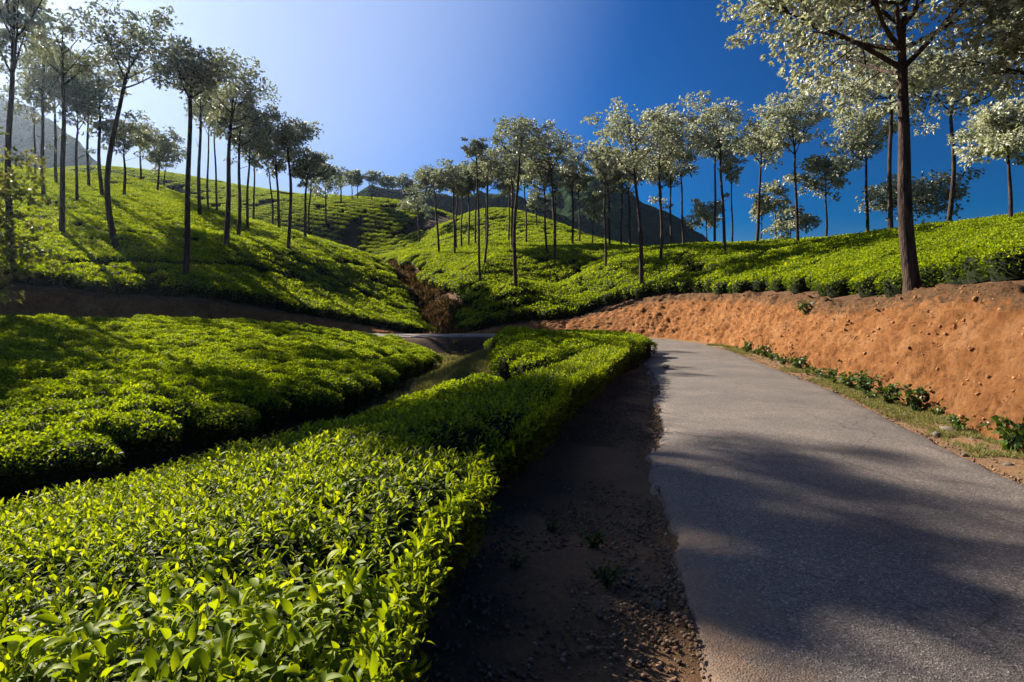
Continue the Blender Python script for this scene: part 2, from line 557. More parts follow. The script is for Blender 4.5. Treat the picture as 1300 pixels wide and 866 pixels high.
for (px, py, d), f, dz in [((1300, 272, 24), 1.6, -3.5), ((1200, 284, 29), 1.6, -3.5), ((1101, 297, 34), 1.6, -3.5), ((1000, 305, 42), 1.5, -3.5),
                           ((908, 311, 47), 1.6, -3.5), ((803, 313, 55), 1.6, -4), ((650, 265, 88), 1.4, -3), ((447, 252, 113), 1.5, -4),
                           ((700, 280, 78), 1.5, -4), ((200, 228, 118), 1.5, -4), ((1400, 262, 24), 1.0, 0), ((1500, 262, 24), 2.2, -6), ((1300, 272, 24), 3.5, -9),
                           ((1000, 305, 42), 3, -11), ((803, 313, 55), 3, -14), ((40, 214, 65), 1.5, -3)]:
    p = at(px, py, d)
    hp.append(np.array([p[0] * f, p[1] * f, p[2] + dz]))
hp += [np.array([12.0, 2, 3.0]), np.array([18.0, 0, 4.0]), np.array([12, -12, 3.0])]
T_HILL = TPS(hp, 0.002)

BED = [(0, 397, 22), (200, 399, 24), (400, 411, 27), (500, 424, 29), (0, 627, 6.4), (140, 567, 8.1), (280, 546, 9.2), (420, 502, 12.4),
       (500, 474, 16.5), (545, 450, 23), (552, 446, 27), (200, 500, 10.8), (100, 450, 15.5), (300, 450, 17), (400, 470, 15), (0, 500, 10.2),
       (300, 410, 23.5), (-150, 400, 20), (-300, 450, 12), (-250, 600, 6.5), (470, 440, 24)]
T_BED = TPS([at(*b) for b in BED], 0.001)
GULLY = np.array([(-9, 2.4), (-6.4, 4.4), (-5.2, 5.7), (-4.7, 7.0), (-3.75, 8.4), (-3.3, 10.2), (-3.2, 13), (-3.1, 17), (-3.1, 22), (-3.3, 28), (-3.2, 33)])
gin = [(0, 2, 0), (0, 5, 0), (1, 9, 0), (2.5, 14, 0), (-1.5, 3, -.05), (-1.5, 6, -.1), (-3.2, 4, -.45), (-2.6, 6.5, -.45), (-.5, 10, -.1), (0.5, 14, 0),
       (-2.0, 10.5, -.45), (-1.4, 12.5, -.35), (-1.15, 16.5, .22), (-1.0, 19, .32), (-2, 18, -.15), (0.2, 13, 0), (2, 18, .1), (0, 20, .15), (3, 22, 0),
       (0, 26, -.25), (3, 28, -.1), (-3, -4, 0), (-8, -6, 0), (0, -8, 0), (-14, -2, 0)]
gin += [(p[0], p[1], -1.05) for p in GULLY]
gin += [(p[0], p[1], p[2] - 0.62) for p in (at(*b) for b in BED)]
T_IN = TPS(gin, 0.0005)

CHAN = np.array([at(*c)[:2] for c in [(572, 412, 41), (570, 408, 43.5), (545, 376, 50), (515, 345, 58), (480, 325, 70), (455, 318, 76)]])


def poly_dist(x, y, P, closed=False):
    x = np.asarray(x, float); y = np.asarray(y, float)
    best = np.full(np.shape(x), 1e9)
    for a, b in zip(P[:-1], P[1:]):
        ab = b - a
        t = np.clip(((x - a[0]) * ab[0] + (y - a[1]) * ab[1]) / (ab @ ab), 0, 1)
        best = np.minimum(best, np.hypot(x - a[0] - t * ab[0], y - a[1] - t * ab[1]))
    return best


FOOT, TOP = 2.7, 4.3
TEA_H = 0.72


def ground_z(x, y, d=None):
    x = np.asarray(x, float); y = np.asarray(y, float)
    if d is None:
        d, _ = road_dist(x, y)
    rz = road_z(x)
    hill = T_HILL(x, y) - TEA_H
    ch = poly_dist(x, y, CHAN)
    hill = hill - 0.9 * (1 - sstep(0.3, 3.0, ch)) * sstep(4, 9, d)
    far = np.hypot(x, y)
    hill = hill * (1 - sstep(180, 300, far)) + (-12) * sstep(180, 300, far)
    zin = T_IN(x, y)
    far_in = sstep(26, 50, np.hypot(x + 6, y - 12))
    zin = zin * (1 - far_in) + 0.2 * far_in
    z_out = rz + (hill - rz) * sstep(FOOT, TOP, d)
    z_in = rz + (zin - rz) * sstep(2.2, 4.2, -d)
    z = np.where(d > 0, z_out, z_in)
    return z - 0.02 * (np.abs(d) < 2.0)


def axis(stops):
    out = [stops[0][0]]
    for (a, s0), (b, s1) in zip(stops[:-1], stops[1:]):
        while out[-1] < b - 1e-6:
            t = (out[-1] - a) / (b - a)
            out.append(min(b, out[-1] + s0 + (s1 - s0) * t))
    return np.array(out)


def build_ground():
    xs = axis([(-420, 14), (-90, 2.5), (-30, 0.6), (-7, 0.2), (-3, 0.1), (2, 0.1), (4, 0.3), (14, 0.4), (40, 1.2), (110, 4), (420, 14)])
    ys = axis([(-120, 14), (-20, 1.5), (0, 0.22), (3, 0.1), (9, 0.16), (20, 0.3), (45, 0.5), (80, 1.0), (140, 2.5), (420, 14)])
    X, Y = np.meshgrid(xs, ys, indexing='ij')
    d, _ = road_dist(X, Y)
    Z = ground_z(X, Y, d)
    near = (np.hypot(X, Y) < 60)
    sh = (d < -1.6) & (d > -6)
    Z = Z + np.where(np.abs(d) > 1.9, 0.03 * n2(X, Y, 1.3, 4, 3), 0) * near
    Z = Z + 0.018 * n2(X, Y, 5.0, 3, 5) * sh
    edge = 0.25 * n2(X, Y, 0.8, 3, 9)
    gravel = (1 - sstep(2.6, 3.4, np.abs(d) + edge)) * 1.0
    gravel = gravel * np.where((d < 0) & (Y > 26), 0.15, 1.0)
    gravel = np.maximum(gravel, (1 - sstep(3.2, 4.6, -d + edge)) * (d < 0) * (Y < 16))
    mound = (1 - sstep(1.2, 2.4, np.hypot((X + 1.2) / 1.0, (Y - 17.5) / 2.2) + edge)) * (d < 0)
    verge = sstep(1.95, 2.15, d + edge * .4) * (1 - sstep(2.5, 2.75, d + edge * .4)) * 0.55 * sstep(-0.25, 0.25, n2(X, Y, 0.9, 3, 21))
    dry = np.maximum(mound, verge)
    ch = poly_dist(X, Y, CHAN)
    red = (1 - sstep(1.2, 3.5, ch + edge * 3)) * (d > 2.5)
    red = np.maximum(red, sstep(3.6, 4.2, d) * (1 - sstep(5.2, 6.0, d + edge)) * 0.8)
    gl = poly_dist(X, Y, GULLY)
    mesh_obj('ground', np.stack([X, Y, Z], -1).reshape(-1, 3), grid_faces(*X.shape), M['ground'], smooth=True,
             attrs=dict(gravel=gravel.ravel(), dry=dry.ravel(), red=red.ravel()))['kind'] = 'structure'


build_ground()


def build_road():
    C = resample(catmull(ROAD_PTS), 0.06)
    T = np.gradient(C, axis=0); T /= np.linalg.norm(T, axis=1)[:, None]
    Nn = np.stack([T[:, 1], -T[:, 0]], 1)
    s = np.arange(len(C)) * 0.06
    zr = np.zeros(len(C))
    wl = HALF + 0.10 * fbm(np.c_[s * 0.5, zr, zr], 3, 31) + 0.06 * fbm(np.c_[s * 2.6, zr, zr], 4, 33, 0.65)
    wr = HALF + 0.06 * fbm(np.c_[s * 0.4, zr + 5, zr], 3, 35) + 0.03 * fbm(np.c_[s * 3.0, zr + 7, zr], 4, 37, 0.65)
    u = np.array([-1.03, -1.0, -0.97, -0.85, -0.6, -0.3, 0, 0.3, 0.6, 0.85, 0.97, 1.0, 1.03])
    V = []; D = []
    for k in u:
        w = np.where(k < 0, wl, wr)
        p = C + Nn * (k * w)[:, None]
        z = road_z(p[:, 0]) + 0.035 + 0.035 * (1 - k * k) - (0.10 if abs(k) > 1.01 else 0) - (0.02 if abs(k) == 1.0 else 0)
        V.append(np.c_[p, z])
        near = np.exp(-np.maximum(0, C[:, 1] - 0.5) / 3.0)
        D.append(np.clip((-k - 0.62) * 1.6, 0, 1) * (0.35 + 0.6 * near) + np.clip((k - 0.85) * 2, 0, 1) * 0.5 + (0.28 * near * (k < 0.3)))
    V = np.stack(V, 1); D = np.stack(D, 1)
    mesh_obj('road', V.reshape(-1, 3), grid_faces(V.shape[0], V.shape[1]), M['asphalt'], smooth=True, attrs=dict(dust=D.ravel()))['kind'] = 'structure'


build_road()


def build_bank(name, s0, s1, step, label=None):
    """The cut earth face beside the road: a rough strip from the verge up over the brow."""
    idx0, idx1 = int(s0 / 0.2), int(s1 / 0.2)
    C = resample(ROAD[idx0:idx1], step)
    T = np.gradient(C, axis=0); T /= np.linalg.norm(T, axis=1)[:, None]
    # smooth the directions so that the strip does not fold on the bend
    Nn = np.stack([T[:, 1], -T[:, 0]], 1)
    nv = 72
    tt = np.linspace(0, 1, nv)
    P = np.zeros((len(C), nv, 3))
    top = C + Nn * (TOP + 0.12)
    zt = ground_z(top[:, 0], top[:, 1])
    s = np.arange(len(C)) * step
    zero = np.zeros(len(C))
    wob = 0.22 * fbm(np.c_[s * 0.35, zero, zero], 3, 51)
    for j, t in enumerate(tt):
        if t < 0.86:
            q = t / 0.86
            off = FOOT - 0.12 + (TOP - FOOT) * (q ** 1.25) * 0.92 + wob * q * 0.6
            base = C + Nn * off[:, None]
            z = road_z(base[:, 0]) - 0.06 + (zt - road_z(base[:, 0]) + 0.10) * (q ** 0.9)
        else:
            q = (t - 0.86) / 0.14
            off0 = FOOT - 0.12 + (TOP - FOOT) * 0.92 + wob * 0.6
            base = C + Nn * (off0 + q * 1.0)[:, None]
            z = (zt + 0.04) * (1 - q) + q * (ground_z(base[:, 0], base[:, 1]) - 0.03) - 0.03 * q
        P[:, j, :2] = base; P[:, j, 2] = z
    du = np.gradient(P, axis=0); dv = np.gradient(P, axis=1)
    nr = np.cross(dv, du); nr /= np.linalg.norm(nr, axis=2)[..., None] + 1e-9
    S, Tt = np.meshgrid(s, tt, indexing='ij')
    q = P.reshape(-1, 3)
    rill = fbm(np.c_[S.ravel() * 1.6, Tt.ravel() * 1.2, np.zeros(S.size)], 3, 61)            # rain-worn furrows
    lump = fbm(q * 2.2, 4, 63, 0.55)
    fine = fbm(q * 9.0, 3, 67, 0.6)
    amp = np.clip(np.minimum(Tt / 0.12, (1 - Tt) / 0.16), 0, 1).ravel()
    crag = np.abs(fbm(q * 4.5, 3, 68, 0.6))
    disp = (0.08 * rill + 0.09 * lump + 0.09 * (0.45 - crag) + 0.06 * fine + 0.045 * np.abs(fbm(q * 17.0, 2, 69))) * (0.25 + 0.75 * amp) * (0.55 + 0.45 * sstep(5, 11, q[:, 0]))
    # scars where clods fell out
    scar = np.clip(vnoise(q * np.array([1.1, 1.1, 1.4]), 71) - 0.5, 0, 1) * 0.3
    q = q + nr.reshape(-1, 3) * (disp - scar)[:, None]
    brow = np.clip((Tt.ravel() - 0.45) / 0.5, 0, 1) * 0.75
    o = mesh_obj(name, q, grid_faces(len(C), nv), M['bank'], smooth=False, attrs=dict(brow=brow))
    o['kind'] = 'structure'
    pick = np.where((Tt.ravel() > 0.03) & (Tt.ravel() < 0.95) & (P.reshape(-1, 3)[:, 1] > 3))[0]
    return q, pick


SLEN = np.r_[0, np.cumsum(np.linalg.norm(np.diff(ROAD, axis=0), axis=1))]


def s_near(x, y):
    return SLEN[((ROAD - np.array([x, y])) ** 2).sum(1).argmin()]


BANK_PTS, BANK_PICK = build_bank('earth_bank', s_near(2.1, -4), s_near(-40, 12), 0.065)


# ------------------------------------------------------------------ far mountains
def build_mountain(name, prof, depth, back, seed):
    """A forested ridge: skyline given as pixels at a distance, with a front slope and a back slope."""
    P = np.array([at(px, py, depth) for px, py in prof])
    n = 220
    t = np.linspace(0, 1, n)
    s = np.linspace(0, 1, len(P))
    cx = np.interp(t, s, P[:, 0]); cz = np.interp(t, s, P[:, 2])
    k = 70
    v = np.linspace(-1, 1, k)
    X = np.repeat(cx[:, None], k, 1)
    Y = depth + v[None] * back * (1 + 0 * X)
    prof_v = np.where(v < 0, 1 - np.abs(v) ** 1.25, 1 - np.abs(v) ** 1.1)
    Z = -14 + (cz[:, None] + 14) * prof_v[None]
    q = np.stack([X, Y, Z], -1).reshape(-1, 3)
    amp = (np.clip(prof_v, 0, 1) ** 0.3)[None].repeat(n, 0).ravel()
    q[:, 2] += (4.5 * fbm(q / 30.0, 3, seed) + 1.6 * fbm(q / 5.0, 2, seed + 9)) * amp
    q[:, 0] += 3 * fbm(q / 22.0, 3, seed + 4) * amp
    mesh_obj(name, q, grid_faces(n, k), M['mountain'], smooth=False)['kind'] = 'structure'


build_mountain('mountain', [(-420, 60), (-200, 40), (-60, 82), (0, 112), (40, 140), (75, 165), (100, 190), (140, 214), (185, 236), (240, 262), (330, 300)], 260, 70, 5)
build_mountain('mountain_ridge', [(380, 300), (425, 262), (470, 241), (520, 236), (560, 240), (600, 246), (660, 250), (720, 268), (760, 300)], 230, 50, 15)
build_mountain('mountain_peak', [(560, 300), (620, 276), (680, 252), (720, 228), (745, 222), (775, 226), (800, 240), (830, 262), (860, 284), (890, 306), (930, 335)], 250, 60, 25)


# ------------------------------------------------------------------ scattering with geometry nodes
def proto_collection(name, meshes):
    c = bpy.data.collections.new(name)
    for o in meshes:
        c.objects.link(o)
    return c


def scatter(name, pts, rot, scl, idx, coll, parent=None):
    me = bpy.data.meshes.new(name)
    n = len(pts)
    me.vertices.add(n)
    me.vertices.foreach_set('co', np.asarray(pts, np.float32).ravel())
    a = me.attributes.new('rot', 'FLOAT_VECTOR', 'POINT'); a.data.foreach_set('vector', np.asarray(rot, np.float32).ravel())
    a = me.attributes.new('scl', 'FLOAT_VECTOR', 'POINT'); a.data.foreach_set('vector', np.asarray(scl, np.float32).ravel())
    a = me.attributes.new('idx', 'INT', 'POINT'); a.data.foreach_set('value', np.asarray(idx, np.int32))
    me.update()
    o = bpy.data.objects.new(name, me)
    COL.objects.link(o)
    if parent is not None:
        o.parent = parent
    g = bpy.data.node_groups.new(name + '_scatter', 'GeometryNodeTree')
    g.interface.new_socket('Geometry', in_out='INPUT', socket_type='NodeSocketGeometry')
    g.interface.new_socket('Geometry', in_out='OUTPUT', socket_type='NodeSocketGeometry')
    N = g.nodes.new; L = g.links.new
    gi = N('NodeGroupInput'); go = N('NodeGroupOutput')
    ci = N('GeometryNodeCollectionInfo'); ci.inputs['Collection'].default_value = coll
    ci.inputs['Separate Children'].default_value = True
    ci.inputs['Reset Children'].default_value = True

    def na(nm, ty):
        x = N('GeometryNodeInputNamedAttribute'); x.data_type = ty; x.inputs['Name'].default_value = nm
        return x.outputs['Attribute']
    ip = N('GeometryNodeInstanceOnPoints')
    er = N('FunctionNodeEulerToRotation')
    L(na('rot', 'FLOAT_VECTOR'), er.inputs[0])
    L(gi.outputs[0], ip.inputs['Points']); L(ci.outputs[0], ip.inputs['Instance'])
    ip.inputs['Pick Instance'].default_value = True
    L(na('idx', 'INT'), ip.inputs['Instance Index'])
    L(er.outputs[0], ip.inputs['Rotation']); L(na('scl', 'FLOAT_VECTOR'), ip.inputs['Scale'])
    L(ip.outputs[0], go.inputs[0])
    md = o.modifiers.new('scatter', 'NODES'); md.node_group = g
    o['kind'] = 'stuff'
    return o


def rand_unit(n, r=rng):
    v = r.normal(size=(n, 3))
    return v / np.linalg.norm(v, axis=1)[:, None]


def norm(v):
    return v / (np.linalg.norm(v, axis=-1, keepdims=True) + 1e-9)


def diamonds(base, direc, length, width, droop, r=rng, fold=0.0):
    """Leaf-shaped faces: a rhombus from base along direc; (n,4) vertices and quads."""
    n = len(base)
    side = norm(np.cross(direc, rand_unit(n, r)))
    up = np.cross(side, direc)
    tip = base + direc * length[:, None] - np.array([0, 0, 1.0]) * (droop * length)[:, None]
    mid = base + direc * (length * 0.5)[:, None] + up * (fold * width)[:, None] if fold else base + direc * (length * 0.48)[:, None]
    a = mid + side * (width * 0.5)[:, None]
    b = mid - side * (width * 0.5)[:, None]
    V = np.stack([base, a, tip, b], 1).reshape(-1, 3)
    return V, np.arange(n * 4).reshape(n, 4)


def tea_bush(name, R_, H_, nleaf, size, seed, mat, drop=0.22, p=4):
    """A plucked tea bush: flat-topped dome of leaves round a dark core."""
    r = np.random.default_rng(seed)
    u = r.random(nleaf)
    rr_ = R_ * np.sqrt(u) * 1.02
    th = r.random(nleaf) * 2 * np.pi
    lob = 1 + 0.10 * np.sin(3 * th + seed) + 0.06 * np.sin(5 * th + 2 * seed)
    side = r.random(nleaf) < 0.34
    top_z = H_ * (1 - drop * (rr_ / R_) ** p) + 0.035 * np.sin(rr_ * 9 + th * 2 + seed)
    x = rr_ * np.cos(th) * lob; y = rr_ * np.sin(th) * lob
    zs = H_ * (0.12 + 0.62 * r.random(nleaf) ** 0.7)
    rs = R_ * (0.86 + 0.18 * r.random(nleaf)) * lob
    x = np.where(side, rs * np.cos(th), x); y = np.where(side, rs * np.sin(th), y)
    z = np.where(side, zs, top_z - 0.07 * r.random(nleaf))
    base = np.c_[x, y, z]
    out = np.c_[np.cos(th), np.sin(th), np.zeros(nleaf)]
    dirn = norm(np.where(side[:, None], out * 0.9 + [0, 0, 0.35], out * 0.35 * (rr_ / R_)[:, None] + [0, 0, 0.62]) + rand_unit(nleaf, r) * 0.85)
    ln = size * (0.7 + 0.7 * r.random(nleaf))
    V, Fc = diamonds(base, dirn, ln, ln * 0.5, np.full(nleaf, 0.12), r)
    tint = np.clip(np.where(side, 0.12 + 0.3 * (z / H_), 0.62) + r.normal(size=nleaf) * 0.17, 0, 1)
    tint = np.repeat(tint, 4)
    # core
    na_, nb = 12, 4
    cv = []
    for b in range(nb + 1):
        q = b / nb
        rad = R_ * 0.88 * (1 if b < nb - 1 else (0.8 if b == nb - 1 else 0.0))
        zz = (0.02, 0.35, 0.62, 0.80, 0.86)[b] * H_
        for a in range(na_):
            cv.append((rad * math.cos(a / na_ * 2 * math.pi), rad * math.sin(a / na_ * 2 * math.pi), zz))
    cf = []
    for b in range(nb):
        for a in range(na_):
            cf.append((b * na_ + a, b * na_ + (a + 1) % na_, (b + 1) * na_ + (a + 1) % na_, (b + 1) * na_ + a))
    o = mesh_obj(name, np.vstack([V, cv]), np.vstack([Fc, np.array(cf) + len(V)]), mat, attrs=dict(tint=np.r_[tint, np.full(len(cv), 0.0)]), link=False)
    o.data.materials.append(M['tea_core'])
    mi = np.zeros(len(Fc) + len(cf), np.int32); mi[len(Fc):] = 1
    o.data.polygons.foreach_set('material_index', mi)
    return o


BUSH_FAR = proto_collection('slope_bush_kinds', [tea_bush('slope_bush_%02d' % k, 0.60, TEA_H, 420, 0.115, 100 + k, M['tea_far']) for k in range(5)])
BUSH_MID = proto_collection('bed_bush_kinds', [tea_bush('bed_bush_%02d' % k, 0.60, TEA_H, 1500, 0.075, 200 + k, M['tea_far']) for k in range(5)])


def slope_normal(x, y, e=0.4):
    zx = (ground_z(x + e, y) - ground_z(x - e, y)) / (2 * e)
    zy = (ground_z(x, y + e) - ground_z(x, y - e)) / (2 * e)
    return zx, zy


PATHS = [np.array([at(*q)[:2] for q in P]) for P in [
    [(575, 362, 48), (640, 350, 46), (690, 342, 46), (740, 334, 48), (800, 330, 48)],
    [(20, 286, 42), (60, 283, 42), (120, 288, 41), (200, 290, 43), (250, 297, 44)],
    [(860, 335, 39), (900, 340, 35), (960, 335, 35), (1010, 325, 36)],
    [(380, 345, 46), (440, 352, 47), (500, 370, 46)],
    [(60, 330, 32), (140, 333, 34), (230, 335, 37), (300, 332, 41), (380, 345, 43)],
]]


def row_points(x0, x1, y0, y1, du, dv, ang, jit, seed):
    r = np.random.default_rng(seed)
    cx, cyy = (x0 + x1) / 2, (y0 + y1) / 2
    L_ = math.hypot(x1 - x0, y1 - y0) / 2
    u = np.arange(-L_, L_, du); v = np.arange(-L_, L_, dv)
    U, V = np.meshgrid(u, v, indexing='ij')
    U = U + (np.arange(len(v)) % 2)[None] * du * 0.5
    U = U + r.normal(size=U.shape) * jit; V = V + r.normal(size=V.shape) * jit + 0.5 * n2(U, V, 0.08, 2, seed)
    c, s = math.cos(ang), math.sin(ang)
    X = cx + U * c - V * s; Y = cyy + U * s + V * c
    k = (X > x0) & (X < x1) & (Y > y0) & (Y < y1)
    return X[k], Y[k]


def in_view(x, y, m=1.12):
    return (y > 1) & (np.abs(x) < 0.9 * m * y + 3)


def plant_bushes(name, x, y, coll, label, sc=1.0, zoff=0.0, parent=None, nk=5, zfun=None, seed=1):
    r = np.random.default_rng(seed)
    n = len(x)
    z = (ground_z(x, y) if zfun is None else zfun(x, y)) + zoff
    zx, zy = slope_normal(x, y) if zfun is None else ((zfun(x + .3, y) - zfun(x - .3, y)) / .6, (zfun(x, y + .3) - zfun(x, y - .3)) / .6)
    zx = np.clip(zx, -.5, .5) * 0.8; zy = np.clip(zy, -.5, .5) * 0.8
    rot = np.c_[np.arctan(zy), -np.arctan(zx), r.random(n) * 6.283]
    # spin about the bush's own axis first, then lean with the slope
    rot2 = []
    for a, b, c in rot:
        e = (Matrix.Rotation(a, 3, 'X') @ Matrix.Rotation(b, 3, 'Y') @ Matrix.Rotation(c, 3, 'Z')).to_euler()
        rot2.append((e.x, e.y, e.z))
    s = sc * (0.92 + 0.2 * r.random(n))
    scl = np.c_[s, s, sc ** 0.5 * (0.95 + 0.12 * r.random(n)) * (1 + 0.08 * n2(x, y, 0.3, 2, 77))]
    o = scatter(name, np.c_[x, y, z], np.array(rot2), scl, r.integers(0, nk, n), coll, parent)
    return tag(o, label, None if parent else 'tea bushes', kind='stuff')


def side_of_channel(x, y):
    """>0 on the sunny knoll's side of the dry stream, <0 on the tall-tree slope's side."""
    c = np.vstack([CHAN, [[-40, 120], [-60, 200]]])
    best = np.full(len(x), 1e9); sg = np.zeros(len(x))
    for a, b in zip(c[:-1], c[1:]):
        ab = b - a
        t = np.clip(((x - a[0]) * ab[0] + (y - a[1]) * ab[1]) / (ab @ ab), 0, 1)
        dd = np.hypot(x - a[0] - t * ab[0], y - a[1] - t * ab[1])
        cr = ab[1] * (x - a[0]) - ab[0] * (y - a[1])
        u = dd < best
        sg = np.where(u, np.sign(cr), sg); best = np.minimum(best, dd)
    return sg * best


def sightline(x, y, z):
    """Slack (m) between a point and the terrain in front of it: negative when the ground hides it by more."""
    n = len(x)
    worst = np.full(n, 99.0)
    for t in (0.35, 0.5, 0.6, 0.7, 0.78, 0.85, 0.9, 0.95):
        g = ground_z(x * t, y * t)
        zl = CAM_H + (z - CAM_H) * t
        worst = np.minimum(worst, (zl - g) / t)
    return worst


def plant_hills():
    X1, Y1 = row_points(-66, 48, 8, 62, 0.80, 0.92, R(4), 0.09, 11)
    X2, Y2 = row_points(-130, 60, 62, 138, 1.15, 1.3, R(-6), 0.14, 12)
    X = np.r_[X1, X2]; Y = np.r_[Y1, Y2]; far = np.r_[np.zeros(len(X1), bool), np.ones(len(X2), bool)]
    d, _ = road_dist(X, Y)
    k = (d > np.where(X < 5, 4.65, np.where(Y < 27, 5.25, 4.9)) + 0.3 * n2(X, Y, 0.4, 2, 5)) & in_view(X, Y)
    k &= poly_dist(X, Y, CHAN) > np.where(Y < 75, 1.7, 0) + 0.8 * n2(X, Y, 0.3, 2, 8)
    for P in PATHS:
        k &= poly_dist(X, Y, P) > 0.5
    # scattered gaps where bushes died
    k &= n2(X, Y, 0.7, 2, 19) > -0.78
    X, Y, far = X[k], Y[k], far[k]
    Z = ground_z(X, Y)
    v = sightline(X, Y, Z + TEA_H) > -2.2
    X, Y, far = X[v], Y[v], far[v]
    sd = side_of_channel(X, Y)
    back = (Y > 74) & (X < -8)
    gap = back & (n2(X, Y, 0.22, 3, 27) < -0.52)          # patchy, terraced planting on the rear hill
    back &= ~gap
    knoll = (sd > 0) & ~back & ~gap; left = (sd <= 0) & ~back & ~gap
    near = knoll & (Y < 27)
    kn = knoll & ~near
    plant_bushes('tea_cover_brow', X[near], Y[near], BUSH_MID, 'bright green clipped tea along the brow of the orange earth bank', seed=3)
    a = kn & ~far
    plant_bushes('tea_cover_knoll', np.r_[X[a], X[kn & far]], np.r_[Y[a], Y[kn & far]], BUSH_FAR, 'sunlit yellow-green tea covering the knoll between dry stream and earth bank', 1.14, seed=4)
    plant_bushes('tea_cover_slope', X[left], Y[left], BUSH_FAR, 'green tea covering the hillside striped by long tree shadows', 1.12, seed=5)
    plant_bushes('tea_cover_back', X[back], Y[back], BUSH_FAR, 'dark shaded tea terraces on the rear hill beyond the dry stream', 1.32, seed=6)
    print('hill bushes', near.sum(), kn.sum(), left.sum(), back.sum())


plant_hills()


# ------------------------------------------------------------------ the near tea beds
def leaf_shape(Ln, W, fold, curl, nseg=4):
    """A tea leaf along +Y, blade up +Z: folded along the midrib, pointed, curling back at the tip."""
    t = np.linspace(0, 1, nseg + 1)
    w = W * 0.5 * np.sin(np.pi * np.clip(t, 0, 1) ** 0.85) ** 0.8
    w[0] = W * 0.05; w[-1] = 0.0
    ang = curl * t
    y = np.r_[0, np.cumsum(np.cos(ang[:-1] + curl / nseg / 2))] * Ln / nseg
    z = np.r_[0, np.cumsum(-np.sin(ang[:-1] + curl / nseg / 2))] * Ln / nseg
    V = []
    for i in range(nseg + 1):
        V += [(-w[i] * math.cos(fold), y[i], z[i] + w[i] * math.sin(fold)), (0, y[i], z[i]), (w[i] * math.cos(fold), y[i], z[i] + w[i] * math.sin(fold))]
    Fq = []
    for i in range(nseg):
        a = i * 3
        Fq += [(a, a + 1, a + 4, a + 3), (a + 1, a + 2, a + 5, a + 4)]
    return np.array(V), np.array(Fq)


def tea_shoot(name, seed, old=False):
    r = np.random.default_rng(seed)
    V, Fq, T = [], [], []
    n0 = 0
    nl = int(r.integers(5, 8))
    hs = 0.09 + 0.06 * r.random()
    lean = r.normal(size=2) * 0.02
    for k in range(nl):
        q = k / (nl - 1)
        Ln = (0.085 - 0.04 * q) * (0.8 + 0.45 * r.random())
        lv, lf = leaf_shape(Ln, Ln * (0.46 - 0.1 * q), 0.25 + 0.5 * q * r.random(), 0.35 + 0.75 * r.random() * (1 - q * .5))
        tilt = (0.25 + 0.95 * q ** 1.2) + r.normal() * 0.2            # lower leaves spread, the top ones stand up
        az = k * 2.4 + r.random() * 0.5
        m = Matrix.Rotation(az, 3, 'Z') @ Matrix.Rotation(tilt, 3, 'X') @ Matrix.Rotation(r.normal() * .3, 3, 'Y')
        lv = lv @ np.array(m).T + np.array([lean[0] * q, lean[1] * q, hs * q * 0.9])
        V.append(lv); Fq.append(lf + n0); n0 += len(lv)
        T.append(np.full(len(lv), np.clip((0.22 if old else 0.46) + (0.25 if old else 0.42) * q + r.normal() * 0.12, 0, 1)))
    st = np.array([(0.002, 0, -0.05), (-0.001, 0.002, -0.05), (-0.001, -0.002, -0.05),
                   (lean[0] + 0.001, lean[1], hs), (lean[0] - .001, lean[1] + .001, hs), (lean[0] - .001, lean[1] - .001, hs)])
    V.append(st); Fq.append(np.array([(0, 1, 4, 3), (1, 2, 5, 4), (2, 0, 3, 5)]) + n0); T.append(np.full(6, 0.5))
    return mesh_obj(name, np.vstack(V), np.vstack(Fq), M['tea'], smooth=True, attrs=dict(tint=np.concatenate(T)), link=False)


SHOOTS = proto_collection('tea_shoot_kinds', [tea_shoot('shoot_%02d' % k, 300 + k) for k in range(8)] + [tea_shoot('shoot_old_%02d' % k, 330 + k, True) for k in range(4)])
XR = np.array([(-1.5, -.66), (1.0, -.52), (1.9, -.42), (2.8, -.42), (3.4, -.25), (3.9, -.2), (4.25, -.32), (4.7, -.42), (5.1, -.05), (5.5, .18), (6.3, .40), (7.6, .70), (10, 1.5), (12.5, 2.26), (14.6, 2.9), (15.6, 2.95)])
XL = np.array([(-1.5, -8), (1, -7), (2, -5.9), (3, -5.0), (4.6, -4.3), (5.5, -4.0), (6.2, -3.3), (6.6, -2.5), (6.85, -1.7), (7.1, -0.95), (8, -.35), (9.5, .05), (12, 1.0), (14.6, 1.8), (15.6, 2.2)])


def xr(y): return np.interp(y, XR[:, 0], XR[:, 1])
def xl(y): return np.interp(y, XL[:, 0], XL[:, 1])


def hedge_top(x, y):
    e = xr(y) - x
    z = 0.80 - 0.175 * np.maximum(0, e - 0.7) - 0.10 * np.exp(-(e / 0.16) ** 2) + 0.02 * e * (e < 0)
    z = z + 0.05 * n2(x, y, 0.9, 2, 41) + 0.035 * n2(x, y, 2.6, 2, 43)
    z = z - 0.42 * np.exp(-((x - 0.1) / 0.75) ** 4 - ((y - 4.8 - 0.35 * x) / 0.36) ** 2)      # dip between two neighbouring bushes
    el = x - xl(y)
    return z - 0.18 * np.exp(-(np.maximum(el, 0) / 0.2) ** 2)


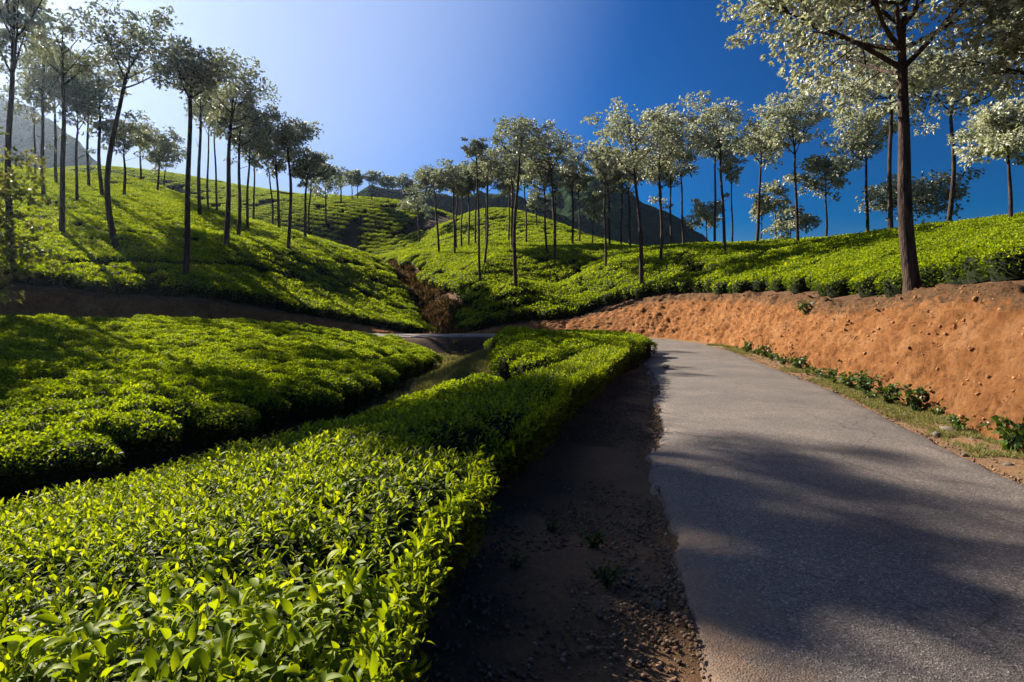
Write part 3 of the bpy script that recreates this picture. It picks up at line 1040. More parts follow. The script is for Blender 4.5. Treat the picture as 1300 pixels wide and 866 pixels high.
def build_near_hedge():
    root = empty('tea_hedge', (0, 6, 0), 'glossy light green tea hedge with large leaves beside the gravel shoulder', 'tea hedge')
    Pm = Matrix.Translation((0, 6, 0)).inverted()
    # dark inner hull, added so the hedge cannot be seen through
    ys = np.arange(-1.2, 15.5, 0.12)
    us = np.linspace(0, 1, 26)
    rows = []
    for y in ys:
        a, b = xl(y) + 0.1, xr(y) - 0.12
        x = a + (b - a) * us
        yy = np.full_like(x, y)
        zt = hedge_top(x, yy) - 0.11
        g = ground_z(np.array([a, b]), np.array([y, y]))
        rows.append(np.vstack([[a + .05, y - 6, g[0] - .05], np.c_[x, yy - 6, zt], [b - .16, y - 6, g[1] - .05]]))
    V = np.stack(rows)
    mesh_obj('inner_hull', V.reshape(-1, 3), grid_faces(V.shape[0], V.shape[1]), M['tea_core'], root, smooth=True)
    r = np.random.default_rng(5)
    n = 74000
    y = r.random(n) ** 1.25 * 17 - 1.0
    x = -8 + r.random(n) * 11.2
    dens = np.interp(y, [0, 3, 7, 15], [1.0, 1.0, 0.95, 0.8])
    k = (x > xl(y)) & (x < xr(y)) & (r.random(n) < dens) & (y > -0.4) & (x > -0.9 * 1.2 * np.maximum(y, 0) - 1.6)
    x, y = x[k], y[k]
    z = hedge_top(x, y) - 0.10 - 0.04 * r.random(len(x))
    tz = np.zeros(len(x))
    px = np.c_[x, y - 6, z]
    rot = np.c_[r.normal(size=len(x)) * 0.28, r.normal(size=len(x)) * 0.28, r.random(len(x)) * 6.283]
    idx = r.integers(0, 8, len(x)); idx = np.where(r.random(len(x)) < 0.22, r.integers(8, 12, len(x)), idx)
    sc = 0.60 + 0.50 * r.random(len(x))
    # roadside face, leaves turned outwards, older and darker lower down
    m = 4600
    yf = r.random(m) ** 1.1 * 15.2 - 0.2
    q = r.random(m) ** 0.75
    xf = xr(yf) - 0.02 - 0.13 * (1 - q) + r.normal(size=m) * 0.03
    top = hedge_top(xf - 0.12, yf)
    zf = 0.16 + q * (top - 0.22)
    pf = np.c_[xf, yf - 6, zf]
    rf = np.c_[r.normal(size=m) * 0.35, 0.95 + r.normal(size=m) * 0.35, r.normal(size=m) * 0.5]
    jf = np.where(q > 0.8, r.integers(0, 8, m), r.integers(8, 12, m))
    sf = 0.65 + 0.55 * r.random(m)
    S = np.r_[sc, sf]
    o = scatter('foliage', np.vstack([px, pf]), np.vstack([rot, rf]), np.c_[S, S, S], np.r_[idx, jf], SHOOTS, root)
    print('hedge shoots', len(x), m)
    # the largest leaves, one by one
    kinds = []
    for k_ in range(5):
        rr_ = np.random.default_rng(900 + k_)
        Ln = 0.065 + 0.03 * rr_.random()
        lv, lf = leaf_shape(Ln, Ln * 0.46, 0.25 + 0.3 * rr_.random(), 0.5 + 0.7 * rr_.random(), 5)
        q_ = mesh_obj('leaf', lv, lf, M['tea'], smooth=True, attrs=dict(tint=np.full(len(lv), 0.5 + 0.1 * k_)), link=False)
        kinds.append(q_.data)
        bpy.data.objects.remove(q_)
    cand = np.where((y > 1.5) & (y < 3.2) & (np.abs(x) < 0.9 * y))[0]
    cand = cand[np.argsort(x[cand] ** 2 + y[cand] ** 2 + r.random(len(cand)) * 2.0)][:300]
    for c in cand:
        lf = bpy.data.objects.new('leaf', kinds[int(r.integers(0, 5))])
        COL.objects.link(lf)
        lf.parent = root
        lf.location = (x[c] + r.normal() * .02, y[c] - 6 + r.normal() * .02, z[c] + 0.115 + r.random() * 0.03)
        lf.rotation_euler = (0.85 + r.normal() * 0.35, r.normal() * 0.3, r.random() * 6.283)
    # bare stems under the leaves
    for q_ in range(26):
        yy = 1.5 + q_ * 0.5 + r.normal() * 0.1
        x0 = float(xr(yy)) - 0.32
        pts = np.array([(x0, yy, -0.03), (x0 + 0.05 * r.normal(), yy + 0.05 * r.normal(), 0.22), (x0 + 0.14 + .05 * r.normal(), yy + 0.1 * r.normal(), 0.5)])
        v, f = tube(pts, [0.022, 0.016, 0.009], 6)
        v[:, 1] -= 6
        mesh_obj('stem', v, f, M['stem'], root, smooth=True)


def tube(P, rad, ns=7):
    P = np.asarray(P, float); rad = np.asarray(rad, float)
    T = norm(np.gradient(P, axis=0))
    ref = np.array([0.31, 0.95, 0.05])
    A = norm(np.cross(T, ref)); B = np.cross(T, A)
    th = np.arange(ns) / ns * 2 * np.pi
    V = P[:, None] + rad[:, None, None] * (A[:, None] * np.cos(th)[None, :, None] + B[:, None] * np.sin(th)[None, :, None])
    n = len(P)
    i = np.arange(n - 1)[:, None] * ns; j = np.arange(ns)[None]
    jn = (j + 1) % ns
    Fq = np.stack([i + j, i + jn, i + ns + jn, i + ns + j], -1).reshape(-1, 4)
    return V.reshape(-1, 3), Fq


build_near_hedge()
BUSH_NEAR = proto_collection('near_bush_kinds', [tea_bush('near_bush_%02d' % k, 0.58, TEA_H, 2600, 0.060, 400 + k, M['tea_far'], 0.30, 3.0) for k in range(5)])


def in_poly(x, y, P):
    P = np.asarray(P); c = np.zeros(len(x), bool)
    j = len(P) - 1
    for i in range(len(P)):
        xi, yi = P[i]; xj, yj = P[j]
        cond = ((yi > y) != (yj > y)) & (x < (xj - xi) * (y - yi) / (yj - yi + 1e-12) + xi)
        c ^= cond
        j = i
    return c


def bed(name, poly, du, dv, ang, seed, label, cat, zfun, sc=1.0, gaps=None):
    poly = np.asarray(poly)
    x, y = row_points(poly[:, 0].min(), poly[:, 0].max(), poly[:, 1].min(), poly[:, 1].max(), du, dv, ang, 0.05, seed)
    k = in_poly(x, y, poly)
    if gaps is not None:
        k &= gaps(x, y)
    x, y = x[k], y[k]
    c = poly.mean(0)
    root = empty(name, (0, 0, 0), label, cat)
    o = plant_bushes('foliage', x, y, BUSH_NEAR, None, sc, 0, root, 5, zfun, seed)
    return root


BEDP = [at(*b)[:2] for b in [(0, 600, 6.95), (90, 572, 7.8), (125, 545, 8.8), (270, 527, 9.9), (405, 488, 13.2), (490, 463, 17.2), (537, 446, 23), (545, 443, 27), (500, 426, 28.5),
                             (400, 413, 26.5), (200, 401, 23.5), (0, 398, 21.5), (-150, 400, 19.5), (-200, 450, 12), (-160, 590, 7)]]
bed('tea_bed', BEDP, 0.66, 0.98, R(10), 21, 'broad dark green tea bed sloping down to the dark ditch', 'tea bed',
    lambda x, y: T_BED(x, y) - TEA_H, 1.0,
    lambda x, y: (poly_dist(x, y, np.array([at(*b)[:2] for b in [(330, 462, 16), (420, 452, 18), (470, 446, 20), (520, 440, 24)]])) > 0.55)
    & (poly_dist(x, y, np.array([at(*b)[:2] for b in [(125, 572, 7.6), (160, 578, 7.5), (170, 590, 7.4)]])) > 0.5) & (n2(x, y, 0.9, 2, 91) > -0.8))
bed('tea_bed', [(-.35, 21.5), (-.3, 16.5), (.15, 13.2), (1.0, 12.6), (2.2, 15), (3.3, 16.6), (4.2, 19), (4.8, 22), (4.4, 25), (2, 26), (0, 23.5)], 0.6, 0.7, R(60), 22,
    'small bright tea bed between the grassy mound and the road bend', 'tea bed', lambda x, y: ground_z(x, y) + 0.02)
bed('tea_bed', [(-2.7, 8.6), (-2.2, 7.6), (-1.2, 8.2), (-.5, 9.8), (-.3, 11.4), (-.8, 12.4), (-1.8, 12.6), (-2.4, 11.5)], 0.6, 0.7, R(75), 23,
    'low shaded tea bed in the hollow beside the grassy mound', 'tea bed', lambda x, y: ground_z(x, y) - 0.2)


# ------------------------------------------------------------------ trees
def bez(a, b, c, n=7):
    t = np.linspace(0, 1, n)[:, None]
    return (1 - t) ** 2 * a + 2 * t * (1 - t) * b + t ** 2 * c


def make_tree(base, H, Hf, Rc, off, r0, seed, dist, label, group, bend=0.0, limbs=None, subs=None, low=-0.25, flat=1.0, tintb=0.0, sparse=1.0, fork=False, name='silver_oak_tree', mat='oak', dens=1.0):
    """A tall bare trunk, a few rising limbs and a loose crown of leaf tufts. Heights in metres above the foot."""
    r = np.random.default_rng(seed)
    root = empty(name, tuple(base), label, 'tree', group)
    cr = (H - Hf)
    ctr = np.array([off[0], off[1], Hf + 0.52 * cr])
    fork_p = np.array([off[0] * 0.45, off[1] * 0.45, Hf])
    TV, TF, n0 = [], [], 0

    def add(P, rad, ns):
        nonlocal n0
        v, f = tube(P, rad, ns)
        TV.append(v); TF.append(f + n0); n0 += len(v)
    nt = 14
    t = np.linspace(0, 1, nt)
    b2 = r.normal(size=2) * 0.012 * Hf
    P = np.stack([fork_p[0] * t + np.sin(t * np.pi) * (bend + b2[0]) + 0.010 * Hf * np.sin(t * 7 + seed) * t,
                  fork_p[1] * t + np.sin(t * np.pi) * b2[1], Hf * t], 1)
    P = np.vstack([[P[0, 0], P[0, 1], -1.0], P])
    rad = np.r_[r0 * 1.9, r0 * (1.12 - 0.50 * t)]
    rad[1] = r0 * 1.45; rad[2] = r0 * 1.1
    ns = 10 if dist < 20 else 7 if dist < 50 else 5
    add(P, rad, ns)
    tip = P[-1]
    lead = bez(tip, tip + np.array([off[0] * .2, off[1] * .2, cr * .35]), ctr + np.array([r.normal() * .15 * Rc, r.normal() * .15 * Rc, cr * 0.36]), 7)
    if not fork:
        add(lead, np.linspace(r0 * 0.6, r0 * 0.12, 7), max(4, ns - 2))
    nL = limbs or int(r.integers(6, 9))
    nS = subs or 5
    clumps = [lead[-1], lead[-2]] if not fork else []
    az0 = r.random() * 6.28
    for i in range(nL):
        q = (i + 0.5) / nL
        az = az0 + i * 2.399 + r.normal() * 0.25
        el = low + (1.15 - low) * q + r.normal() * 0.12
        e = ctr + np.array([math.cos(az) * math.cos(el) * Rc, math.sin(az) * math.cos(el) * Rc, math.sin(el) * cr * 0.5 * flat]) * (0.78 + 0.2 * r.random())
        k = min(6, int(q * 4.2))
        s = tip if (k == 0 or fork) else lead[k]
        c = s + (e - s) * 0.45 + np.array([0, 0, -0.10 * np.linalg.norm(e - s)]) + r.normal(size=3) * 0.08 * Rc
        L_ = bez(s, c, e, 7)
        rl = r0 * (0.42 - 0.16 * q)
        add(L_, np.linspace(rl, rl * 0.22, 7), max(4, ns - 3))
        clumps.append(e)
        for j in range(nS):
            f = 0.35 + 0.62 * (j + r.random()) / nS
            p = L_[min(6, int(round(f * 6)))]
            dv = norm((e - s) * 0.5 / (np.linalg.norm(e - s) + .01) + rand_unit(1, r)[0] * 0.9 + np.array([0, 0, 0.25]))
            ln = Rc * (0.28 + 0.25 * r.random())
            e2 = p + dv * ln
            add(bez(p, p + dv * ln * .5 + np.array([0, 0, .05 * ln]), e2, 4), np.linspace(rl * 0.4, rl * 0.12, 4), 4)
            clumps.append(e2)
            clumps.append(p + dv * ln * 0.55 + r.normal(size=3) * 0.1 * Rc)
    # a stray side shoot or two on the bare trunk, and a dead snag on some
    for q in range(int(r.integers(0, 3)) if 20 < dist < 60 and not fork else 0):
        f = 0.55 + 0.4 * r.random()
        s0 = np.array([np.interp(f, np.r_[0, t], np.r_[P[1, a], P[1:, a]]) for a in range(3)])
        az = r.random() * 6.28
        e = s0 + np.array([math.cos(az), math.sin(az), 0.35 + 0.5 * r.random()]) * Rc * (0.25 + 0.35 * r.random())
        add(bez(s0, s0 + (e - s0) * .5 + np.array([0, 0, -.05]), e, 4), np.linspace(r0 * .2, r0 * .06, 4), 4)
        if r.random() < 0.6:
            clumps.append(e)
    for q in range(int(r.integers(0, 3)) if dist < 60 else 0):
        s0 = lead[-2]
        e = s0 + np.array([r.normal() * .25 * Rc, r.normal() * .25 * Rc, cr * (0.22 + .18 * r.random())])
        add(bez(s0, (s0 + e) / 2 + r.normal(size=3) * .06, e, 4), np.linspace(r0 * .14, r0 * .04, 4), 4)
    mesh_obj('trunk', np.vstack(TV), np.vstack(TF), M['bark'], root, smooth=True)
    # leaf tufts
    C = np.array(clumps)
    keep = r.random(len(C)) < sparse
    C = C[keep] if keep.sum() > 6 else C
    K, m, ll = (30, 9, 0.135) if dist < 20 else (22, 7, 0.175) if dist < 34 else (18, 6, 0.20) if dist < 52 else (13, 5, 0.26) if dist < 80 else (8, 4, 0.38)
    K = int(K * dens)
    rc = np.clip(0.26 * Rc, 0.28, 0.54) * (0.6 + 0.65 * r.random(len(C)))
    n = len(C) * K
    cc = np.repeat(C, K, 0); rcc = np.repeat(rc, K)
    u = rand_unit(n, r) * (r.random(n) ** 0.45)[:, None] * np.array([1.15, 1.15, 0.62])
    pos = cc + u * rcc[:, None]
    dirn = norm(u * 0.9 + (pos - ctr) / max(Rc, .5) * 0.5 + np.array([0.18, -0.10, 0.32]) + rand_unit(n, r) * 0.35)
    base_p = np.repeat(pos, m, 0)
    d2 = norm(np.repeat(dirn, m, 0) + rand_unit(n * m, r) * 0.72)
    ln = ll * (0.6 + 0.75 * r.random(n * m))
    V, Fq = diamonds(base_p - d2 * 0.02, d2, ln, ln * 0.36, np.full(n * m, 0.18), r)
    ct = np.repeat(r.normal(size=len(C)) * 0.14, K * m)
    tint = np.clip(0.5 + tintb + ct + r.normal(size=n * m) * 0.16, 0, 1)
    mesh_obj('crown', V, Fq, M[mat], root, attrs=dict(tint=np.repeat(tint, 4)))
    return root


SL = 'trees on the tea slope striped by shadows'
KN = 'trees on the sunny tea knoll'
BR = 'trees along the brow above the orange bank'
RB = 'small far trees on the rear ridge'
SL_FAR = 'slim dark tree high on the shadow-striped tea slope'
KN_FAR = 'slim tree with bare trunk standing among others on the sunny knoll'
BR_FAR = 'slim pale-leaved tree standing on the ridge line above the bright tea'
RB_FAR = 'small hazy tree on the rear ridge skyline'
# column, foot row, metres ahead, fork row, top row, half width px, crown offset px, trunk px, bend px, label, group, extra
TREES = [
    (14, 312, 30, 100, -285, 54, 5, 9, 0, 'thick-trunked tree with towering dark crown at the high end of the slope', SL, dict(limbs=14, subs=6, sparse=1.0, low=-.9, dens=1.5)),
    (78, 287, 38, 112, 5, 44, -2, 7, 0, 'dark straight tree on the slope beside the thick-trunked tree', SL, {}),
    (56, 248, 50, 132, 40, 36, 0, 5, 0, 'slim tree behind the dark straight tree, crowns merging', SL, {}),
    (72, 233, 57, 138, 60, 30, -8, 4, 0, 'thin leaning tree behind the dark straight tree', SL, {}),
    (45, 238, 55, 160, 90, 24, 0, 3, 0, 'very thin tree between the thick-trunked tree and the dark straight tree', SL, {}),
    (98, 255, 50, 165, 95, 28, 0, 4, 0, 'thin tree between dark straight tree and curved-trunk tree, lower of two', SL, {}),
    (113, 240, 58, 155, 95, 26, 3, 4, 0, 'thin tree between dark straight tree and curved-trunk tree, higher of two', SL, {}),
    (131, 250, 54, 150, 70, 34, -4, 5, 0, 'slim high-crowned tree close behind the curved-trunk tree', SL, {}),
    (150, 316, 37, 112, 16, 62, 22, 8, -14, 'curved-trunk tree with wide leaning crown on the tea slope', SL, dict(limbs=9, subs=5)),
    (157, 247, 56, 195, 148, 26, 0, 4, 0, 'short-crowned slim tree half hidden by the curved trunk', SL, {}),
    (200, 243, 66, 205, 165, 24, 4, 3, 0, 'bushy small tree on the slope crest beyond the curved-trunk tree', SL, dict(low=-.5)),
    (179, 228, 72, 195, 160, 18, 0, 3, 0, 'tiny thin tree on the slope crest against the sky', SL, {}),
    (208, 232, 74, 205, 175, 16, 0, 2, 0, 'tiny thin tree on the slope crest against the sky', SL, {}),
    (235, 346, 34.5, 122, 62, 42, 3, 8, 2, 'tall straight tree standing lowest on the slope just above the shaded bank', SL, dict(limbs=8)),
    (254, 274, 54, 150, 78, 28, 4, 5, 0, 'slim tree just behind the tall straight lowest tree', SL, {}),
    (265, 271, 58, 170, 100, 24, 0, 3, 0, 'pole-like tree between the tall straight tree and the broad-crowned tree', SL, {}),
    (276, 268, 60, 175, 120, 22, -6, 3, 0, 'pole-like tree between the tall straight tree and the broad-crowned tree', SL, {}),
    (287, 311, 44, 168, 84, 46, 14, 7, 0, 'broad-crowned tree with one long side bough on the tea slope', SL, dict(limbs=9)),
    (302, 300, 49, 188, 120, 30, 4, 5, 0, 'slim tree close beside the broad-crowned tree', SL, {}),
    (314, 293, 53, 205, 140, 26, 2, 4, 0, 'thin tree second beside the broad-crowned tree towards the stream', SL, {}),
    (321, 270, 62, 205, 160, 20, 0, 3, 0, 'faint thin tree higher up behind the broad-crowned tree', SL, {}),
    (365, 314, 47, 198, 152, 33, 3, 5, 0, 'dense dark tree near the lower edge of slope by the dry stream', SL, dict(limbs=8)),
    (355, 290, 58, 215, 165, 24, -4, 4, 0, 'thin tree just behind the dense dark tree', SL, {}),
    (346, 286, 60, 225, 180, 20, -6, 3, 0, 'thin tree just behind the dense dark tree', SL, {}),
    (387, 302, 56, 228, 192, 25, 4, 4, 0, 'small-crowned tree beside the dense dark tree, last before the stream', SL, {}),
    (393, 296, 60, 245, 205, 18, 3, 3, 0, 'thin short tree behind the last tree before the stream', SL, {}),
    (415, 284, 98, 250, 213, 22, 0, 3, 0, 'round hazy tree low on the rear hill', RB, dict(low=-.6)),
    (433, 262, 108, 242, 214, 15, 0, 3, 0, RB_FAR, RB, {}),
    (447, 253, 112, 232, 216, 9, 0, 2, 0, RB_FAR, RB, {}),
    (454, 253, 112, 236, 219, 9, 0, 2, 0, RB_FAR, RB, {}),
    (472, 256, 111, 234, 218, 11, 2, 2, 0, RB_FAR, RB, {}),
    (493, 259, 110, 242, 227, 11, 0, 2, 0, RB_FAR, RB, {}),
    (511, 258, 111, 240, 224, 12, 0, 2, 0, RB_FAR, RB, {}),
    (517, 262, 110, 248, 232, 10, 0, 2, 0, RB_FAR, RB, {}),
    (534, 309, 86, 275, 238, 22, -2, 3, 0, 'leafy tree low on the rear hill by the stream head', RB, dict(low=-.6)),
    (541, 268, 109, 240, 215, 13, 0, 3, 0, RB_FAR, RB, {}),
    (558, 321, 62, 245, 218, 22, -10, 4, 0, 'leaning thin tree at the edge of the knoll above the stream', KN, {}),
    (577, 323, 60, 240, 207, 24, -1, 4, 0, 'tallest thin tree at the edge of the knoll above the stream', KN, {}),
    (579, 318, 64, 250, 225, 16, 0, 3, 0, 'thin tree in the cluster beyond the leaning bare-topped tree', KN, {}),
    (586, 316, 64, 252, 215, 18, 0, 3, 0, 'thin tree in the cluster beyond the leaning bare-topped tree', KN, {}),
    (595, 313, 64, 250, 212, 20, 0, 3, 0, 'thin tree in the cluster beyond the leaning bare-topped tree', KN, {}),
    (610, 341, 46, 205, 172, 17, -8, 4, -2, 'leaning bare-topped thin tree with sparse twiggy crown on the knoll', KN, dict(sparse=0.5, tintb=-.1)),
    (614, 329, 50, 240, 190, 26, 4, 4, 0, 'slim tree right beside the leaning bare-topped tree', KN, {}),
    (617, 311, 62, 240, 198, 22, 4, 3, 0, 'thin tree in the cluster beyond the leaning bare-topped tree', KN, {}),
    (603, 312, 64, 245, 210, 18, 0, 3, 0, 'thin tree in the cluster beyond the leaning bare-topped tree', KN, {}),
    (655, 347, 43, 205, 157, 42, 2, 6, 0, 'tall spreading tree standing lowest on the middle of the knoll', KN, dict(limbs=9)),
    (651, 319, 56, 235, 190, 22, -6, 4, 0, 'slim tree close behind the tall spreading tree', KN, {}),
    (646, 306, 64, 250, 215, 18, 0, 3, 0, 'faint tree further back behind the tall spreading tree', KN, {}),
    (668, 309, 62, 232, 205, 20, -6, 3, 0, 'slim tree whose trunk slants away from the tall spreading tree', KN, {}),
    (681, 288, 75, 265, 238, 13, 0, 3, 0, 'small round tree with short trunk on the top of the knoll', KN, dict(low=-.6)),
    (703, 329, 50, 215, 170, 32, -4, 5, 0, 'upright tree with dark trunk beside a shorter twin trunk on the knoll', KN, dict(limbs=8)),
    (695, 321, 52, 240, 200, 24, -4, 4, 0, 'shorter twin trunk beside the upright dark-trunked tree', KN, {}),
    (705, 311, 60, 245, 210, 18, 0, 3, 0, 'thin tree further back behind the upright dark-trunked tree', KN, {}),
    (727, 312, 58, 238, 188, 26, 2, 4, 0, 'slim dark-crowned tree between the upright tree and the short round-crowned tree', KN, {}),
    (736, 311, 60, 250, 215, 18, 0, 3, 0, 'thin tree further back next to the short round-crowned tree', KN, {}),
    (751, 311, 58, 282, 242, 18, 2, 2.5, 0, 'short pale round-crowned tree with twin stems on the knoll', KN, dict(low=-.5, tintb=.25)),
    (769, 337, 44, 232, 190, 20, -4, 4, 0, 'thin straight tree half hidden by the pale full-crowned tree', KN, dict(tintb=.15)),
    (774, 314, 56, 240, 200, 22, 0, 4, 0, 'slim trunk behind the thin straight half-hidden tree', KN, dict(tintb=.1)),
    (789, 314, 56, 245, 200, 22, 0, 3, 0, 'slim trunk behind the thin straight half-hidden tree', KN, dict(tintb=.1)),
    (801, 314, 56, 245, 195, 22, 0, 4, 0, 'slim trunk behind the thin straight half-hidden tree', KN, dict(tintb=.1)),
    (815, 364, 37, 228, 132, 50, -12, 7, -1, 'full pale-crowned tree rooted at the tea edge above the bank', BR, dict(limbs=10, subs=5, low=-.5, tintb=.2)),
    (838, 330, 40, 225, 134, 30, -2, 5, 0, 'tall narrow tree just behind the full pale-crowned tree', BR, dict(limbs=9, tintb=.1, low=-.5)),
    (852, 315, 50, 235, 180, 24, 0, 4, 0, 'slim tree between the tall narrow tree and the leaning slim tree', BR, dict(tintb=.15)),
    (841, 315, 52, 240, 200, 20, 0, 3, 0, 'slim tree between the tall narrow tree and the leaning slim tree', BR, dict(tintb=.15)),
    (869, 313, 49, 222, 152, 28, -12, 4, 0, 'leaning slim tree with rounded pale crown on the ridge line', BR, dict(limbs=8, tintb=.15)),
    (898, 311, 52, 290, 256, 18, -2, 2.5, 0, 'dwarf silvery tree peeping over the ridge line', BR, dict(low=-.5, tintb=.25)),
    (908, 311, 48, 210, 165, 22, 0, 4, 0, 'thin trunk close behind the vase-shaped tree', BR, dict(tintb=.15)),
    (921, 320, 38, 188, 128, 46, -2, 5, -1, 'vase-shaped pale tree with fine twigs rising above its crown', BR, dict(limbs=9, subs=5, tintb=.2)),
    (929, 311, 46, 235, 190, 18, 0, 3, 0, 'sparse thin tree beside the vase-shaped tree', BR, dict(tintb=.15, sparse=.6)),
    (960, 309, 41, 220, 168, 38, 3, 5, 0, 'flat-topped tree with dark forked limbs on the ridge line', BR, dict(limbs=8, tintb=.1, low=-.1)),
    (967, 310, 44, 285, 245, 13, 0, 2.5, 0, 'twiggy dwarf tree between flat-topped and half-dead trees', BR, dict(sparse=.6, tintb=.1)),
    (986, 309, 42, 272, 232, 18, 0, 3, 0, 'half-dead small tree with bare spiky top on the ridge line', BR, dict(sparse=.4)),
    (1001, 309, 42, 300, 265, 28, 2, 3, 0, 'low bushy tree squatting on the ridge line', BR, dict(low=-.7, tintb=.1)),
    (1014, 309, 37, 192, 108, 38, -2, 5, 0, 'tall pale tree with ragged crown reaching towards the big tree', BR, dict(limbs=10, subs=5, tintb=.25, low=-.4)),
    (1047, 303, 38, 240, 197, 29, 3, 4, 0, 'small lollipop-shaped tree with round crown alone on the ridge', BR, dict(limbs=9, low=-.4)),
    (1101, 297, 33, 200, 142, 44, -4, 5, 0, 'spreading umbrella-crowned tree with forked limbs on the ridge', BR, dict(limbs=9, tintb=.15, low=-.2)),
    (1131, 293, 30, 132, 82, 58, -12, 7, -2, 'tall wide pale tree just behind the big tree', BR, dict(limbs=10, subs=5, tintb=.25, low=-.2)),
    (1148, 293, 33, 268, 240, 50, 4, 4, 0, 'wide low flat-crowned tree behind the big tree trunk', BR, dict(limbs=10, low=-.2)),
    (1160, 361, 14.6, 92, -120, 178, -28, 22, -8, 'big tree with thick dark trunk at the edge of the orange bank', None, dict(limbs=14, subs=8, low=-.3, tintb=.25, sparse=1.0, dens=1.35)),
    (1202, 283, 28, 142, 70, 68, 8, 7, 0, 'broad windswept pale tree rising from the upper tea edge', BR, dict(limbs=10, subs=5, tintb=.15, low=-.25)),
    (1283, 271, 23, 195, 148, 56, -26, 6, 0, 'crooked leaning tree whose crown sweeps over the tea', BR, dict(limbs=9, subs=5, tintb=.15, low=-.5)),
    (1305, 269, 22, 190, 150, 46, 8, 7, 0, 'dark-trunked tree beside the crooked leaning tree', BR, dict(limbs=8, tintb=.1)),
    (1420, 330, 12.5, 120, -70, 150, -6, 18, 0, 'large tree at the end of the bank whose bough hangs into view', None, dict(limbs=12, subs=7, tintb=.15)),
    # beyond the frame: first three unseen trees added to shade the broad tea bed
    (-150, 300, 31, 110, 0, 62, 0, 8, 0, 'unseen slim tree added to shade the tea bed, past the very tall one', SL, {}),
    (-190, 305, 27, 110, 0, 62, 0, 8, 0, 'unseen slim tree added to shade the tea bed, low above the shaded bank', SL, {}),
    (-110, 280, 37, 120, 30, 50, 0, 7, 0, 'unseen slim tree added to shade the tea bed, behind the very tall one', SL, {}),
    (-40, 300, 28, -20, -160, 40, 0, 9, 0, 'very tall tree beyond the thick-trunked tree on the slope', SL, dict(limbs=12, sparse=1.0, dens=2.0)),  # out of frame, known by the shadow it lays on the road
]


def plant_trees():
    for i, (px, by, d, fk, tp, hw, dx, tw, bd, label, group, ex) in enumerate(TREES):
        p = at(px, by, d)
        k = d / F
        gz = float(ground_z(np.array([p[0]]), np.array([p[1]]))[0])
        zb = max(gz, p[2] - 1.2) if px > 1450 or px < -20 else gz
        foot = p[2] - zb
        jr = np.random.default_rng(4000 + i)
        dx = dx + (jr.normal() * 0.16 * hw if tw < 9 else 0); hw = hw * (0.92 + 0.16 * jr.random()); fk = fk + jr.normal() * 4
        r0 = max(tw * k * (0.45 if px < 420 else 0.40), 0.05)
        if px < 420:
            hw = hw * 1.1
        make_tree((p[0], p[1], zb), (by - tp) * k + foot, (by - fk) * k + foot, hw * k, (dx * k, ((i * 37) % 11 - 5) * 0.06), r0, 1000 + i, d,
                  label, group, bend=bd * k, **{**dict(dens=1.3 if px < 420 else 1.1, flat=0.85 + 0.35 * jr.random(), sparse=0.86 + 0.14 * jr.random()), **ex, 'tintb': ex.get('tintb', 0) + (0.12 if px > 800 else 0.0)})  # right-hand crowns tinted paler: sunlit look and silver undersides put into the colour


plant_trees()


def young_tree():
    make_tree((*at(-34, 400, 20.5)[:2], 0.9), 7.0, 1.2, 2.0, (0.3, 0), 0.09, 77, 20, 'young feathery tree with low drooping boughs beside the broad tea bed', None,
              limbs=13, subs=5, low=-1.1, tintb=0.15, mat='oak_young', sparse=0.7, dens=0.85)


young_tree()


# ------------------------------------------------------------------ ground cover and small things
def pebble(name, seed, mat, link=False, n=1):
    r = np.random.default_rng(seed)
    t = (1 + 5 ** .5) / 2
    V = norm(np.array([(-1, t, 0), (1, t, 0), (-1, -t, 0), (1, -t, 0), (0, -1, t), (0, 1, t), (0, -1, -t), (0, 1, -t), (t, 0, -1), (t, 0, 1), (-t, 0, -1), (-t, 0, 1)], float))
    Fc = np.array([(0, 11, 5), (0, 5, 1), (0, 1, 7), (0, 7, 10), (0, 10, 11), (1, 5, 9), (5, 11, 4), (11, 10, 2), (10, 7, 6), (7, 1, 8),
                   (3, 9, 4), (3, 4, 2), (3, 2, 6), (3, 6, 8), (3, 8, 9), (4, 9, 5), (2, 4, 11), (6, 2, 10), (8, 6, 7), (9, 8, 1)])
    V = V * (0.78 + 0.4 * r.random((12, 1))) * np.array([1.0, 0.75 + .2 * r.random(), 0.5 + 0.2 * r.random()])
    return mesh_obj(name, V, Fc, mat, attrs=dict(tint=np.full(12, r.random())), link=link)


def flat_ground(x, y):
    return ground_z(x, y)


PEB = proto_collection('pebble_kinds', [pebble('pebble_%02d' % k, 500 + k, M['pebble']) for k in range(8)])


